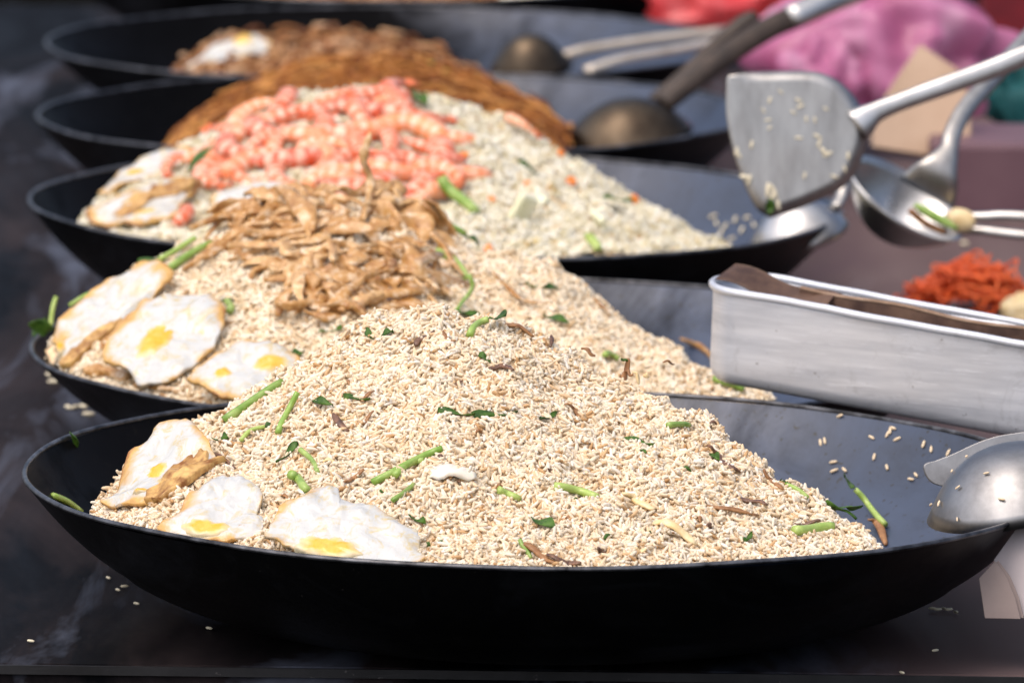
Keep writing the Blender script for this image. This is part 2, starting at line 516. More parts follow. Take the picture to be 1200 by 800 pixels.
for k, (xc, Yc, zr, R, tx, ty) in PAN.items():
    d = zr - .004; t = .0022
    rot = Matrix(((1, 0, -tx), (0, 1, -ty), (tx, ty, 1))).to_4x4()
    root = empty('wok_pan', (xc, Yc, 0.0))
    tag(root, PANLABEL[k], 'pan', 'black steel pans in a row down the table')
    def tilt(V):
        V = np.array(V); V[:, 2] += V[:, 0] * tx + V[:, 1] * ty + zr
        return V
    fine = smooth_path([(p[0], p[1], 0) for p in PROF], 46)
    V, Fc = lathe([(max(0.0005, p[0]) * R, p[1] * d) for p in fine], 160)
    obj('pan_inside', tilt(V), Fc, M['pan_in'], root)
    V, Fc = lathe([(max(0.0005, p[0]) * R + (t if p[0] > .4 else 0), p[1] * d - t * (1 if p[0] < .8 else .3)) for p in fine], 160)
    obj('pan_outside', tilt(V), [f[::-1] for f in Fc], M['pan_out'], root)
    # rolled worn edge
    pr = [(R * .985 + .0014 + .0019 * math.cos(a), -.0018 + .0018 * math.sin(a)) for a in np.linspace(0, 2 * math.pi, 13)]
    V, Fc = lathe(pr, 200)
    ph = np.arctan2(V[:, 1], V[:, 0]); wob = .0006 * np.sin(5 * ph + k) + .0004 * np.sin(11 * ph + 2 * k)
    V[:, 2] += wob
    obj('rim', tilt(V), Fc, M['pan_rim'], root)

# ------------------------------------------------------------------ heaps
class Heap:
    def __init__(s, k, ridge, inset=.0175, zf=-.005, back=.62, rough=.0048, seed=0, conv=.12):
        xc, Yc, zr, R, tx, ty = PAN[k]
        P = np.array([at(px, py, Yc + yo) for px, py, yo in ridge])
        o = np.argsort(P[:, 0]); P = P[o]
        s.x, s.ry, s.rz = P[:, 0], P[:, 1], P[:, 2]
        s.k, s.inset, s.zf, s.back, s.rough, s.seed, s.conv = k, inset, zf, back, rough, seed, conv
        s.x0, s.x1 = s.x[0], s.x[-1]
    def base(s, x, y):
        xc, Yc, zr, R, tx, ty = PAN[s.k]
        x = np.asarray(x, float); y = np.asarray(y, float)
        ry = np.interp(x, s.x, s.ry); rz = np.interp(x, s.x, s.rz)
        half = np.sqrt(np.maximum((R - s.inset) ** 2 - (x - xc) ** 2, 1e-6))
        yf = np.minimum(Yc - half, ry - .01)
        zf = zr + s.zf + tx * (x - xc) + ty * (yf - Yc)
        zf = np.minimum(zf, rz - .004)
        t = np.clip((y - yf) / (ry - yf), -.2, 1)
        front = zf + (rz - zf) * (t + s.conv * np.sin(np.pi * np.clip(t, 0, 1)))
        db = np.maximum(y - ry, 0)
        z = np.where(y <= ry, front, rz - s.back * np.sqrt(db * db + .008 ** 2) + s.back * .008)
        z = np.where((x < s.x0) | (x > s.x1) | (t < -.15), -1.0, z)
        return z
    def h(s, x, y):
        q = xy0(x, y)
        n = (fbm(q, 32, 2, s.seed) * 1.0 + fbm(q, 95, 2, s.seed + 9) * .75 + vnoise(q, 13, s.seed + 4) * .9) * s.rough
        return s.base(x, y) + n.reshape(np.shape(x))
    def hit(s, px, py, off=0.0, raw=False):
        xc, Yc, zr, R, tx, ty = PAN[s.k]
        d = ray(px, py)
        Y = np.arange(Yc - R, Yc + R, .0012)
        P = CAM + d[None] * (Y / d[1])[:, None]
        hh = np.maximum((s.base if raw else s.h)(P[:, 0], P[:, 1]), np.where(np.hypot(P[:, 0] - xc, P[:, 1] - Yc) < R * .98, pan_z(s.k, P[:, 0], P[:, 1]), -1))
        i = np.nonzero(P[:, 2] <= hh + off)[0]
        if len(i) == 0:
            # just over the ridge: closest approach
            j = int(np.argmin(P[:, 2] - hh)); return P[j]
        return P[i[0]]
    def normal(s, p):
        e = .004
        gx = (s.base(p[0] + e, p[1]) - s.base(p[0] - e, p[1])) / (2 * e)
        gy = (s.base(p[0], p[1] + e) - s.base(p[0], p[1] - e)) / (2 * e)
        return unit((-np.clip(gx, -1.5, 1.5), -np.clip(gy, -1.5, 1.5), 1))

def grain_template(ns, nr, bend=.12):
    V = [(-1.0, 0, 0)]
    xs = np.linspace(-.80, .80, nr) if nr > 1 else [0]
    for x in xs:
        r = math.sqrt(max(0, 1 - (abs(x)) ** 2.8)) if nr > 2 else .95
        for i in range(ns):
            a = 2 * math.pi * i / ns
            V.append((x, r * math.cos(a), r * math.sin(a)))
    V.append((1.0, 0, 0))
    V = np.array(V)
    q, t = [], []
    for i in range(ns):
        k = (i + 1) % ns
        t.append((0, 1 + k, 1 + i)); b0 = 1 + (nr - 1) * ns
        t.append((len(V) - 1, b0 + i, b0 + k))
        for j in range(nr - 1):
            q.append((1 + j * ns + i, 1 + j * ns + k, 1 + (j + 1) * ns + k, 1 + (j + 1) * ns + i))
    return V, np.array(q), np.array(t)

def grains_mesh(C, D, N, L, Wd, tpl):
    T, q, t = tpl
    D = D / np.linalg.norm(D, axis=1)[:, None]
    B = np.cross(N, D); B /= np.linalg.norm(B, axis=1)[:, None] + 1e-9
    U = np.cross(D, B)
    bend = rng.normal(0, .04, len(C))
    lx = T[None, :, 0] * L[:, None]
    ly = T[None, :, 1] * Wd[:, None] + (T[None, :, 0] ** 2 - .4) * (bend * L)[:, None] * .5
    lz = T[None, :, 2] * Wd[:, None]
    V = C[:, None] + D[:, None] * lx[..., None] + B[:, None] * ly[..., None] + U[:, None] * lz[..., None]
    n = len(T); off = (np.arange(len(C)) * n)[:, None, None]
    return V.reshape(-1, 3), (q[None] + off).reshape(-1, 4), (t[None] + off).reshape(-1, 3)

def rice_heap(name, heap, mats, dens, L=(.0033, .0048), W=(.00108, .00138), tpl=(7, 4), depth=(-.0034, .0014), backvis=.05, stand=.46, cellsize=.004):
    k = heap.k; xc, Yc, zr, R, tx, ty = PAN[k]
    # solid core under the grains
    nx = int((heap.x1 - heap.x0) / cellsize); ny = int(2 * R / cellsize)
    gx, gy = np.meshgrid(np.linspace(heap.x0 + .001, heap.x1 - .001, nx), np.linspace(Yc - R, Yc + R, ny), indexing='ij')
    hz = heap.h(gx, gy) - .0030
    pz = pan_z(k, gx, gy)
    ok = (hz > pz + .0005) & (np.hypot(gx - xc, gy - Yc) < R * .985 - .002)
    idx = np.full(gx.shape, -1); 
    qa = ok[:-1, :-1] & ok[1:, :-1] & ok[1:, 1:] & ok[:-1, 1:]
    used = np.zeros_like(ok); 
    for a in (slice(None, -1), slice(1, None)):
        for b in (slice(None, -1), slice(1, None)): used[a, b] |= qa
    idx[used] = np.arange(used.sum())
    cv = np.stack([gx[used], gy[used], hz[used]], 1)
    cq = np.stack([idx[:-1, :-1][qa], idx[1:, :-1][qa], idx[1:, 1:][qa], idx[:-1, 1:][qa]], 1)
    # grains
    area = (heap.x1 - heap.x0) * 2 * R
    n = int(area * dens * 1.5)
    x = rng.uniform(heap.x0, heap.x1, n); y = rng.uniform(Yc - R, Yc + R, n)
    z = heap.h(x, y); e = .003
    gxx = (heap.h(x + e, y) - z) / e; gyy = (heap.h(x, y + e) - z) / e
    g = np.sqrt(1 + np.clip(gxx, -1.3, 1.3) ** 2 + np.clip(gyy, -1.3, 1.3) ** 2)
    keep = (z > pan_z(k, x, y) + .0050) & (np.hypot(x - xc, y - Yc) < R * .985 - .0095) & (rng.uniform(0, 1.5, n) < g) \
        & (y < np.interp(x, heap.x, heap.ry) + backvis)
    x, y, z, gxx, gyy = x[keep], y[keep], z[keep], np.clip(gxx[keep], -1.3, 1.3), np.clip(gyy[keep], -1.3, 1.3)
    n = len(x)
    N = np.stack([-gxx, -gyy, np.ones(n)], 1); N /= np.linalg.norm(N, axis=1)[:, None]
    C = np.stack([x, y, z], 1) + N * rng.uniform(depth[0], depth[1], n)[:, None]
    D = rng.normal(0, 1, (n, 3)); D -= N * (D * N).sum(1)[:, None]; D /= np.linalg.norm(D, axis=1)[:, None]
    D += N * rng.normal(0, stand, n)[:, None]
    V, q, t = grains_mesh(C, D, N, rng.uniform(*L, n), rng.uniform(*W, n), grain_template(*tpl))
    o = len(cv)
    base = np.array([xc, Yc, 0.0])
    allV = np.concatenate([cv, V]) - base
    quads = np.concatenate([cq, q + o]) if len(q) else cq
    mi = np.concatenate([np.ones(len(cq)), np.zeros(len(q)), np.zeros(len(t))])
    me = fast_mesh(name, allV, quads, t + o, mats, mi)
    ob = link(name, me); ob.location = Vector(base)
    print(name, n, 'grains')
    return ob

H1 = Heap(1, [(108, 606, -.11), (125, 585, -.09), (150, 562, -.06), (200, 520, -.03), (250, 489, -.01), (300, 457, 0), (350, 427, .01), (400, 400, .02), (450, 378, .03), (500, 368, .03), (520, 367, .03),
              (560, 376, .03), (600, 386, .025), (650, 412, .02), (700, 438, .01), (750, 458, -.01), (800, 477, -.035), (850, 512, -.075), (900, 552, -.12),
              (950, 588, -.165), (1000, 614, -.20), (1030, 634, -.225), (1044, 652, -.238)], seed=1, zf=-.011)
H2 = Heap(2, [(44, 425, -.10), (60, 400, -.07), (100, 365, -.03), (150, 330, 0), (200, 300, .02), (250, 275, .03), (300, 255, .04), (350, 240, .05), (420, 238, .05), (480, 250, .05), (530, 278, .05), (560, 294, .045),
              (600, 302, .04), (650, 314, .035), (700, 346, .02), (740, 384, .0), (780, 402, -.03), (830, 432, -.08), (870, 455, -.14), (905, 472, -.18)], seed=21)
H3 = Heap(3, [(94, 262, -.08), (120, 228, -.04), (160, 200, 0), (200, 176, .02), (250, 150, .04), (300, 126, .05), (350, 114, .06), (420, 110, .06), (480, 118, .06), (520, 122, .06), (560, 131, .055), (600, 150, .05),
              (640, 168, .045), (680, 190, .035), (720, 215, .02), (760, 243, .0), (800, 268, -.04), (840, 284, -.10), (865, 292, -.13)], seed=41)
H4 = Heap(4, [(190, 185, -.06), (215, 152, 0), (250, 128, .03), (300, 100, .05), (350, 84, .06), (400, 76, .06), (450, 75, .06), (500, 78, .06), (550, 92, .05), (600, 116, .03), (640, 134, .0), (670, 160, -.06)], seed=61)
H5 = Heap(5, [(200, 92, -.08), (230, 64, -.02), (270, 48, .02), (330, 43, .04), (400, 40, .05), (460, 46, .05), (510, 62, .03), (560, 84, -.02)], seed=81)
H6 = Heap(6, [(180, 8, -.1), (230, -12, 0), (300, -30, .04), (450, -40, .05), (560, -20, .03), (660, 6, -.06)], seed=101)

def lab_stuff(o, label, cat):
    tag(o, label, cat, kind='stuff')

lab_stuff(rice_heap('fried_rice', H1, [M['rice1'], M['core1']], 235000), 'sharp tan mound of fried rice filling the front pan', 'fried rice')
lab_stuff(rice_heap('fried_rice', H2, [M['rice2'], M['core1']], 210000, tpl=(5, 2)), 'beige mound of fried rice under the brown fried strips', 'fried rice')
lab_stuff(rice_heap('fried_rice', H3, [M['rice3'], M['core1']], 170000, L=(.003, .004), W=(.0011, .0014), tpl=(5, 2), cellsize=.006), 'pale white mound of fried rice with carrot dice under the prawns', 'fried rice')

def noodle_heap(name, heap, mats, n, seg=9, r=.0011, length=.06, lift=.010):
    k = heap.k; xc, Yc, zr, R, tx, ty = PAN[k]
    o1 = rice_heap(name, heap, mats, 20000, L=(.004, .008), W=(.001, .002), tpl=(5, 2), cellsize=.006)
    Vs, Qs, off = [], [], 0
    cnt = 0
    while cnt < n:
        x = rng.uniform(heap.x0, heap.x1); y = rng.uniform(Yc - R * .95, Yc + R * .5)
        if heap.base(x, y) < pan_z(k, x, y) + .002: continue
        a = rng.uniform(0, 2 * math.pi); da = rng.normal(0, .35)
        pts = []
        L = length * rng.uniform(.5, 1.2) / seg
        for i in range(seg):
            z = float(heap.base(x, y)); z = max(z, float(min(pan_z(k, x, y), 1)))
            pts.append((x, y, z)); x += L * math.cos(a); y += L * math.sin(a); a += da + rng.normal(0, .25)
        pts = np.array(pts)
        if np.any(np.hypot(pts[:, 0] - xc, pts[:, 1] - Yc) > R * .96): continue
        if np.any(np.abs(np.diff(pts[:, 2])) > .03): continue
        pts[:, 2] += rng.uniform(-.002, lift) + .004 * np.sin(np.linspace(0, math.pi, seg)) * rng.uniform(-.5, 1.2)
        V, Fc = sweep(pts, r * rng.uniform(.8, 1.3), n=5, cap=False)
        Vs.append(V); Qs.append(np.array(Fc) + off); off += len(V); cnt += 1
    V = np.concatenate(Vs); Q = np.concatenate(Qs)
    # append to the heap's own mesh
    me0 = o1.data
    v0 = np.empty(len(me0.vertices) * 3, np.float32); me0.vertices.foreach_get('co', v0); v0 = v0.reshape(-1, 3)
    quads = np.array([tuple(p.vertices) for p in me0.polygons if len(p.vertices) == 4]).reshape(-1, 4)
    tris = np.array([tuple(p.vertices) for p in me0.polygons if len(p.vertices) == 3]).reshape(-1, 3)
    mi = [p.material_index for p in me0.polygons if len(p.vertices) == 4]; mt = [p.material_index for p in me0.polygons if len(p.vertices) == 3]
    me = fast_mesh(name, np.concatenate([v0, V - np.array([xc, Yc, 0])]), np.concatenate([quads, Q + len(v0)]), tris, mats, np.concatenate([mi, np.zeros(len(Q)), mt]))
    o1.data = me
    bpy.data.meshes.remove(me0)
    return o1
lab_stuff(noodle_heap('fried_noodles', H4, [M['noodle'], M['corenoodle']], 2200), 'dark brown heap of fried noodles behind the prawns', 'fried noodles')
lab_stuff(noodle_heap('fried_noodles', H5, [M['mixed'], M['corenoodle']], 500, r=.002, length=.035), 'blurred reddish brown fried noodles beside a single egg in the fifth pan', 'fried noodles')
lab_stuff(rice_heap('fried_rice', H6, [M['mixed'], M['corenoodle']], 60000, L=(.004, .007), W=(.0018, .003), tpl=(5, 2), cellsize=.008), 'pinkish brown food strip in the farthest pan', 'fried food')

# ------------------------------------------------------------------ eggs
def egg(outline, heap, label, n=(-.25, -.7, .65), lift=.006, yolks=(), seed=0, crisp=.55, flap=None, centre=None, Y=None, group='fried eggs laid on the rice', wr=1.0):
    n = unit(n)
    c2 = np.mean(np.array(outline, float), 0) if centre is None else np.array(centre, float)
    c = heap.hit(*c2, raw=True) + n * (lift + .008)
    def onpl(p):
        d = ray(*p); return CAM + d * (np.dot(c - CAM, n) / np.dot(d, n))
    fr = frame(n)
    P = closed_path(outline, 96)
    xc_, Yc_, zr_, R_p = PAN[heap.k][:4]
    def keep_in(W, cc_):      # slide outline points that would cross the rim back towards the egg's middle
        out_ = []
        for w in W:
            t_ = 1.0
            while t_ > .2 and math.hypot(cc_[0] + (w[0] - cc_[0]) * t_ - xc_, cc_[1] + (w[1] - cc_[1]) * t_ - Yc_) > R_p * .985 - .006: t_ -= .02
            out_.append(cc_ + (w - cc_) * t_)
        return np.array(out_)
    cc = onpl(c2)
    B = keep_in(np.array([onpl(p) for p in P]), cc)
    uv = (B - cc) @ fr[:, :2]
    size = np.abs(uv).max()
    ph = np.linspace(0, 2 * math.pi, 96, endpoint=False)
    ruff = 1 + .035 * vnoise(np.stack([np.cos(ph) * 3, np.sin(ph) * 3, ph * 0 + seed], 1), 1.6, seed) + .02 * vnoise(np.stack([np.cos(ph) * 9, np.sin(ph) * 9, ph * 0], 1), 1.3, seed + 3)
    uv = uv * ruff[:, None]
    rings = np.concatenate([[.04], np.linspace(.12, .9, 12), [.95, .985, 1.0]])
    top, bot, cr = [], [], []
    def clear(W):     # lie on the rice, not in it
        W[:, 2] += np.maximum(0, heap.base(W[:, 0], W[:, 1]) + .0075 - W[:, 2])
        return W
    for r in rings:
        q = uv * r
        q3 = np.concatenate([q, np.full((len(q), 1), seed * .37)], 1)
        wr_ = (fbm(q3, 42, 2, seed) * .0034 + fbm(q3, 150, 2, seed + 5) * .0012) * wr
        edge = max(0, (r - .6) / .4)
        wr_ = wr_ + edge ** 2 * (fbm(q3, 70, 2, seed + 8) * .0035 - .0015)
        th = .0016 + .0022 * (1 - r ** 4) 
        flat = clear(cc + q @ fr[:, :2].T)
        top.append(flat + n * (wr_ + th)[:, None])
        bot.append(flat + n * (wr_ - .0012)[:, None])
        cr.append(np.full(len(q), (crisp + .22) * (r ** 3.5)) + crisp * .45 * vnoise(q3, 40, seed + 12))
    m = 96; R_ = len(rings)
    V = np.concatenate(top + bot[::-1]); CR = np.concatenate(cr + cr[::-1])
    Fc = [tuple(range(m))]
    for j in range(2 * R_ - 1):
        for i in range(m):
            k = (i + 1) % m
            Fc.append((j * m + i, (j + 1) * m + i, (j + 1) * m + k, j * m + k))
    Fc.append(tuple((2 * R_ - 1) * m + i for i in range(m))[::-1])
    root = empty('fried_egg', c)
    tag(root, label, 'fried egg', group)
    kid('egg_white', V, Fc, M['egg'], root, True, {'crisp': CR})
    def patch(name, out, material, h, sd, th=.0035, lift2=.0016):
        Q = closed_path(out, 40); q0 = np.mean(Q, 0)
        b = (keep_in(np.array([onpl(p) for p in Q]), cc) - cc) @ fr[:, :2]; o0 = b.mean(0)
        a = np.linspace(0, 2 * math.pi, 40, endpoint=False)
        b = o0 + (b - o0) * (1 + (.28 if name == 'browned_fold' else .14) * vnoise(np.stack([np.cos(a) * 2, np.sin(a) * 2, a * 0], 1), 2.0, sd))[:, None]
        VV, FF = [], []
        rr = [.05, .25, .45, .65, .8, .92, 1.0]
        for r in rr:
            q = o0 + (b - o0) * r
            q3 = np.concatenate([q, np.full((40, 1), seed * .37)], 1)
            base = (fbm(q3, 42, 2, seed) * .0034 + fbm(q3, 150, 2, seed + 5) * .0012) * wr
            VV.append(clear(cc + q @ fr[:, :2].T) + n * (base + lift2 + th * math.sqrt(max(0, 1 - r ** 2.2)) * h + fbm(q3, 110, 3, sd) * (.0022 if name == 'browned_fold' else .0007))[:, None])
        for j in range(len(rr) - 1):
            for i in range(40):
                k = (i + 1) % 40
                FF.append((j * 40 + i, (j + 1) * 40 + i, (j + 1) * 40 + k, j * 40 + k))
        FF.append(tuple(range(40)))
        VV.append(VV[-1] - n * .005)
        j = len(rr) - 1
        for i in range(40):
            k = (i + 1) % 40
            FF.append((j * 40 + i, (j + 1) * 40 + i, (j + 1) * 40 + k, j * 40 + k))
        kid(name, np.concatenate(VV), FF, material, root, True, {'rim': np.concatenate([np.full(40, r) for r in rr + [1.0]])})
    for q, (ex, ey, rx, ry, an) in enumerate(yolks):
        a = np.linspace(0, 2 * math.pi, 10, endpoint=False); ca, sa = math.cos(math.radians(an)), math.sin(math.radians(an))
        patch('yolk', [(ex + rx * math.cos(t) * ca - ry * math.sin(t) * sa, ey + rx * math.cos(t) * sa + ry * math.sin(t) * ca) for t in a], M['yolk'], 1.0, seed + 40 + q)
    if flap is not None:
        patch('browned_fold', flap, M['egg_brown'], 1.0, seed + 60, .0022, .0042)
    return root

egg([(198, 493), (225, 496), (247, 521), (251, 541), (236, 556), (205, 592), (182, 619), (150, 614), (119, 604), (133, 577), (148, 541), (171, 512)], H1,
    'folded egg at the left of the front pan with a crisp brown fold', n=(-.35, -.52, .80), yolks=[(186, 557, 17, 9, -38), (168, 599, 10, 5, -20)], seed=3, lift=.012,
    flap=[(206, 548), (232, 537), (254, 539), (246, 556), (218, 592), (188, 621), (172, 619), (184, 588)], crisp=.42)
egg([(254, 556), (270, 556), (288, 559), (306, 576), (301, 604), (309, 621), (297, 642), (243, 640), (184, 624), (211, 597), (234, 570)], H1,
    'middle egg of the front pan, white with a half hidden yolk', n=(-.15, -.52, .80), yolks=[(243, 623, 29, 12, 6)], seed=5, lift=.010, crisp=.36)
egg([(376, 569), (395, 570), (402, 582), (436, 593), (470, 611), (487, 622), (492, 640), (489, 664), (410, 662), (341, 652), (305, 643), (321, 612), (326, 594), (349, 581)], H1,
    'broad white egg nearest the front rim, yolk cut by the rim', n=(-.08, -.52, .80), yolks=[(385, 645, 42, 15, 6)], seed=8, lift=.010, crisp=.26)
egg([(54, 401), (74, 372), (103, 347), (130, 327), (157, 314), (194, 309), (203, 322), (178, 347), (144, 376), (120, 394), (96, 412), (74, 428), (49, 415)], H2,
    'long tilted egg at the far left of the second pan', n=(-.3, -.52, .80), yolks=[(68, 409, 11, 8, -30)], seed=11, lift=.014, crisp=.40,
    flap=[(74, 424), (100, 404), (136, 380), (140, 386), (112, 412), (80, 432)])
egg([(173, 351), (214, 345), (254, 347), (263, 368), (248, 409), (231, 430), (198, 454), (165, 452), (153, 436), (120, 418), (140, 380)], H2,
    'round egg with the whole yellow yolk showing, in the second pan', n=(-.2, -.52, .80), yolks=[(184, 403, 32, 18, -38)], seed=14, lift=.013, crisp=.36)
egg([(264, 405), (305, 399), (340, 409), (352, 419), (345, 436), (305, 470), (247, 476), (208, 464), (219, 440)], H2,
    'yellow stained egg beside the second pan rim, partly behind the front mound', n=(-.1, -.52, .80), yolks=[(318, 428, 24, 10, -10), (262, 440, 14, 8, 0)], seed=17, lift=.011, crisp=.46)
egg([(135, 205), (165, 188), (198, 172), (228, 172), (214, 203), (170, 222), (124, 240), (118, 226)], H3,
    'egg lying uppermost on the left slope of the prawn rice', n=(-.25, -.52, .80), yolks=[(160, 206, 14, 6, -25)], seed=19, lift=.012, crisp=.42)
egg([(100, 251), (145, 226), (191, 209), (234, 211), (213, 238), (203, 276), (145, 272), (98, 263)], H3,
    'browned egg with yellow streaks by the left rim of the prawn pan', n=(-.2, -.52, .80), yolks=[(170, 258, 18, 6, -20)], seed=23, lift=.014, crisp=.55,
    flap=[(140, 246), (178, 222), (226, 213), (210, 232), (176, 238), (146, 262)])
egg([(254, 226), (296, 216), (340, 218), (318, 236), (289, 246), (257, 264), (247, 248)], H3,
    'small white egg between the prawns and the brown fried strips', n=(-.1, -.52, .80), seed=27, lift=.014, crisp=.25)
egg([(206, 87), (230, 66), (255, 50), (300, 42), (318, 52), (290, 76), (262, 94), (225, 95)], H5,
    'blurred egg alone at the left of the fifth pan', n=(-.2, -.52, .80), seed=31, lift=.012, crisp=.3, yolks=[(285, 52, 14, 7, -20)])

# ------------------------------------------------------------------ greens, shreds, flakes
def on(heap, pts, n, off):
    Q = smooth_path([(a, b, 0) for a, b in pts], n)
    P = np.array([heap.hit(q[0], q[1], off) for q in Q])
    ym = np.sort(P[:, 1])[max(0, n // 3 - 1)]       # a piece stays together: no jump from the mound to the wall behind it
    return np.array([p if abs(p[1] - ym) < .028 else at(q[0], q[1], ym + math.copysign(.02, p[1] - ym)) for p, q in zip(P, Q)])

def stem(heap, pts, w, label, m='stem', name='vegetable_stem', cat='vegetable', flat=1.0, off=None, group='green stems scattered on the rice', leafy=False, taper=.85, n=9):
    P = on(heap, pts, n, 0)
    N = heap.normal(P[n // 2])
    Y = P[n // 2][1]; r = w / 2 * Y / F
    P = P + N * (r * .6 * flat + .0021 if off is None else off)
    # keep the piece rigid: low-pass the draped path
    for _ in range(3): P[1:-1] = (P[:-2] + 2 * P[1:-1] + P[2:]) / 4
    t = np.linspace(0, 1, n); ph_ = random.uniform(0, 6.28)
    side = unit(np.cross(N, P[-1] - P[0]))
    P = P + side * (np.sin(t * 4.2 + ph_) - math.sin(ph_) * (1 - t) - math.sin(4.2 + ph_) * t)[:, None] * r * .55
    P = P - N * (r * .7 * t ** 4)[:, None]        # one end sinks into the rice
    prof = np.where(t < .05, .97, 1.0) * (1 - (1 - taper) * t) * (1 + .035 * np.sin(9 * t + ph_))
    V, Fc = sweep(P, r * prof, r * prof * flat, n=10, up=N)
    o = solo(name, V, Fc, M[m])
    tag(o, label, cat, group)
    if leafy:
        lf = leaf_mesh(P[-1], unit(P[-1] - P[-3]), N, r * 5, r * 2.2, random.randint(0, 999))
        kid('leaf', lf[0], lf[1], M['leaf'], o)
    return o

def leaf_mesh(p, d, N, L, W, seed):
    d = unit(d); b = unit(np.cross(N, d)); nu, nv = 12, 5
    V, Fc = [], []
    for lay in (0, 1):
        for i in range(nu):
            t = i / (nu - 1); w = W * math.sin(math.pi * min(1, t * .96 + .04)) ** .7
            for j in range(nv):
                s = j / (nv - 1) * 2 - 1
                q = p + d * L * t + b * (w * s) + N * (.0012 * math.sin(7 * t + seed) + .0018 * abs(s) * math.sin(5 * t + 2 * s + seed) + .0005 * lay)
                V.append(q)
    k = nu * nv
    for i in range(nu - 1):
        for j in range(nv - 1):
            a = i * nv + j
            Fc.append((a, a + nv, a + nv + 1, a + 1)); Fc.append((k + a, k + a + 1, k + a + nv + 1, k + a + nv))
    for i in range(nu - 1):
        for j in (0, nv - 1):
            a = i * nv + j
            Fc.append((a, k + a, k + a + nv, a + nv))
    for a0, st in ((0, 1), ((nu - 1) * nv, 1)):
        for j in range(nv - 1):
            a = a0 + j; Fc.append((a, a + 1, k + a + 1, k + a))
    return np.array(V), Fc

def leaf(heap, a, b, w, label, group='dark leaf scraps in the rice', m='leaf', name='leaf_scrap', cat='vegetable', lift=.0036):
    p, q = heap.hit(*a), heap.hit(*b)
    if abs(p[1] - q[1]) > .03:
        ym = min(p[1], q[1]); p, q = at(a[0], a[1], ym), at(b[0], b[1], ym + .004)
    N = heap.normal((p + q) / 2)
    p = p + N * lift; q = q + N * lift
    L = np.linalg.norm(q - p); V, Fc = leaf_mesh(p, q - p, N, L, w / 2 * p[1] / F, random.randint(0, 99))
    return tag(solo(name, V, Fc, M[m]), label, cat, group)

G1 = 'green stems in the front rice'
st1 = [
    ([(266, 499), (300, 474), (332, 450)], 12, 'thickest pale green stem, on the upper left slope of the front rice', False),
    ([(328, 512), (340, 486), (350, 462)], 8, 'thin upright green stem on the left slope of the front rice', False),
    ([(284, 521), (294, 509), (312, 503)], 6, 'thin hooked stem with a dark leaf above the left eggs', True),
    ([(353, 531), (364, 543), (373, 556)], 7, 'short stem slanting down above the broad white egg', False),
    ([(343, 562), (352, 571), (362, 578)], 12, 'stubby cut stem between middle egg and broad white egg', False),
    ([(437, 571), (478, 548), (519, 528)], 10, 'long double stem left of the white flake in the front rice', False),
    ([(463, 563), (480, 551), (497, 542)], 9, 'stem lying tight against the long stem beside the white flake', False),
    ([(460, 592), (472, 583), (485, 570)], 7, 'thin stem below the long double stem in the front rice', False),
    ([(648, 576), (674, 581), (699, 585)], 11, 'bright green level stem low in the middle of the front mound', False),
    ([(583, 579), (596, 583), (608, 587)], 10, 'short bright stem below and right of the white flake', False),
    ([(782, 504), (795, 502), (807, 501)], 8, 'short stem high on the right slope of the front mound', False),
    ([(930, 629), (952, 625), (976, 620)], 14, 'fat pale green stem close to the right toe of the front mound', False),
    ([(1037, 620), (1022, 600), (1002, 576)], 8, 'upright leafy stem at the right tip of the front mound', True),
    ([(549, 399), (560, 384), (572, 377)], 9, 'bent green stem beside the peak of the front mound', True),
    ([(609, 637), (616, 648), (622, 657)], 6, 'thin stem touching the front rim at the middle of the mound', False),
    ([(945, 588), (932, 578), (920, 570)], 6, 'thin leafy stem on the lower right slope of the front mound', True),
]
for p, w, l, lf in st1: stem(H1, p, w, l, group=G1, leafy=lf)
stem(H1, [(62, 582), (78, 589), (95, 598)], 8, 'green stem lying alone inside the left rim of the front pan', group=G1, off=.001)
lv1 = [((512, 486), (556, 492), 12, 'long dark leaf across the centre of the front mound'), ((552, 492), (606, 489), 16, 'broad dark green leaf right of the long leaf at the mound centre'),
       ((622, 612), (650, 622), 16, 'dark leaf under the level bright stem'), ((728, 519), (766, 527), 8, 'narrow dark leaf on the right half of the front mound'),
       ((326, 548), (352, 525), 12, 'dark leaf curled above the middle egg'), ((448, 398), (462, 392), 9, 'small leaf left of the front mound peak'),
       ((430, 392), (438, 402), 9, 'tiny leaf at the left of the front mound peak, next to a small leaf'), ((962, 592), (1000, 612), 16, 'dark leaf at the lower right end of the front mound'),
       ((975, 600), (1006, 598), 12, 'second dark leaf by the upright leafy stem'), ((404, 470), (436, 474), 8, 'dark leaf high on the left of the front mound'),
       ((252, 520), (270, 517), 10, 'dark leaf just above the left eggs'), ((366, 473), (392, 479), 8, 'dark leaf beside the thin upright stem'),
       ((630, 497), (650, 492), 8, 'small leaf to the right of the broad dark leaf'), ((480, 610), (500, 618), 8, 'dark leaf by the right end of the broad white egg'),
       ((560, 420), (574, 430), 7, 'leaf below the bent stem near the mound peak'), ((830, 535), (842, 545), 8, 'small leaf on the right slope beside brown shreds'),
       ((870, 640), (880, 632), 9, 'small leaf near the front rim on the right'), ((82, 512), (92, 527), 12, 'leaf stuck on the bare black wall at the left of the front pan')]
for a, b, w, l in lv1: leaf(H1, a, b, w, l, group='dark leaf scraps in the front rice')

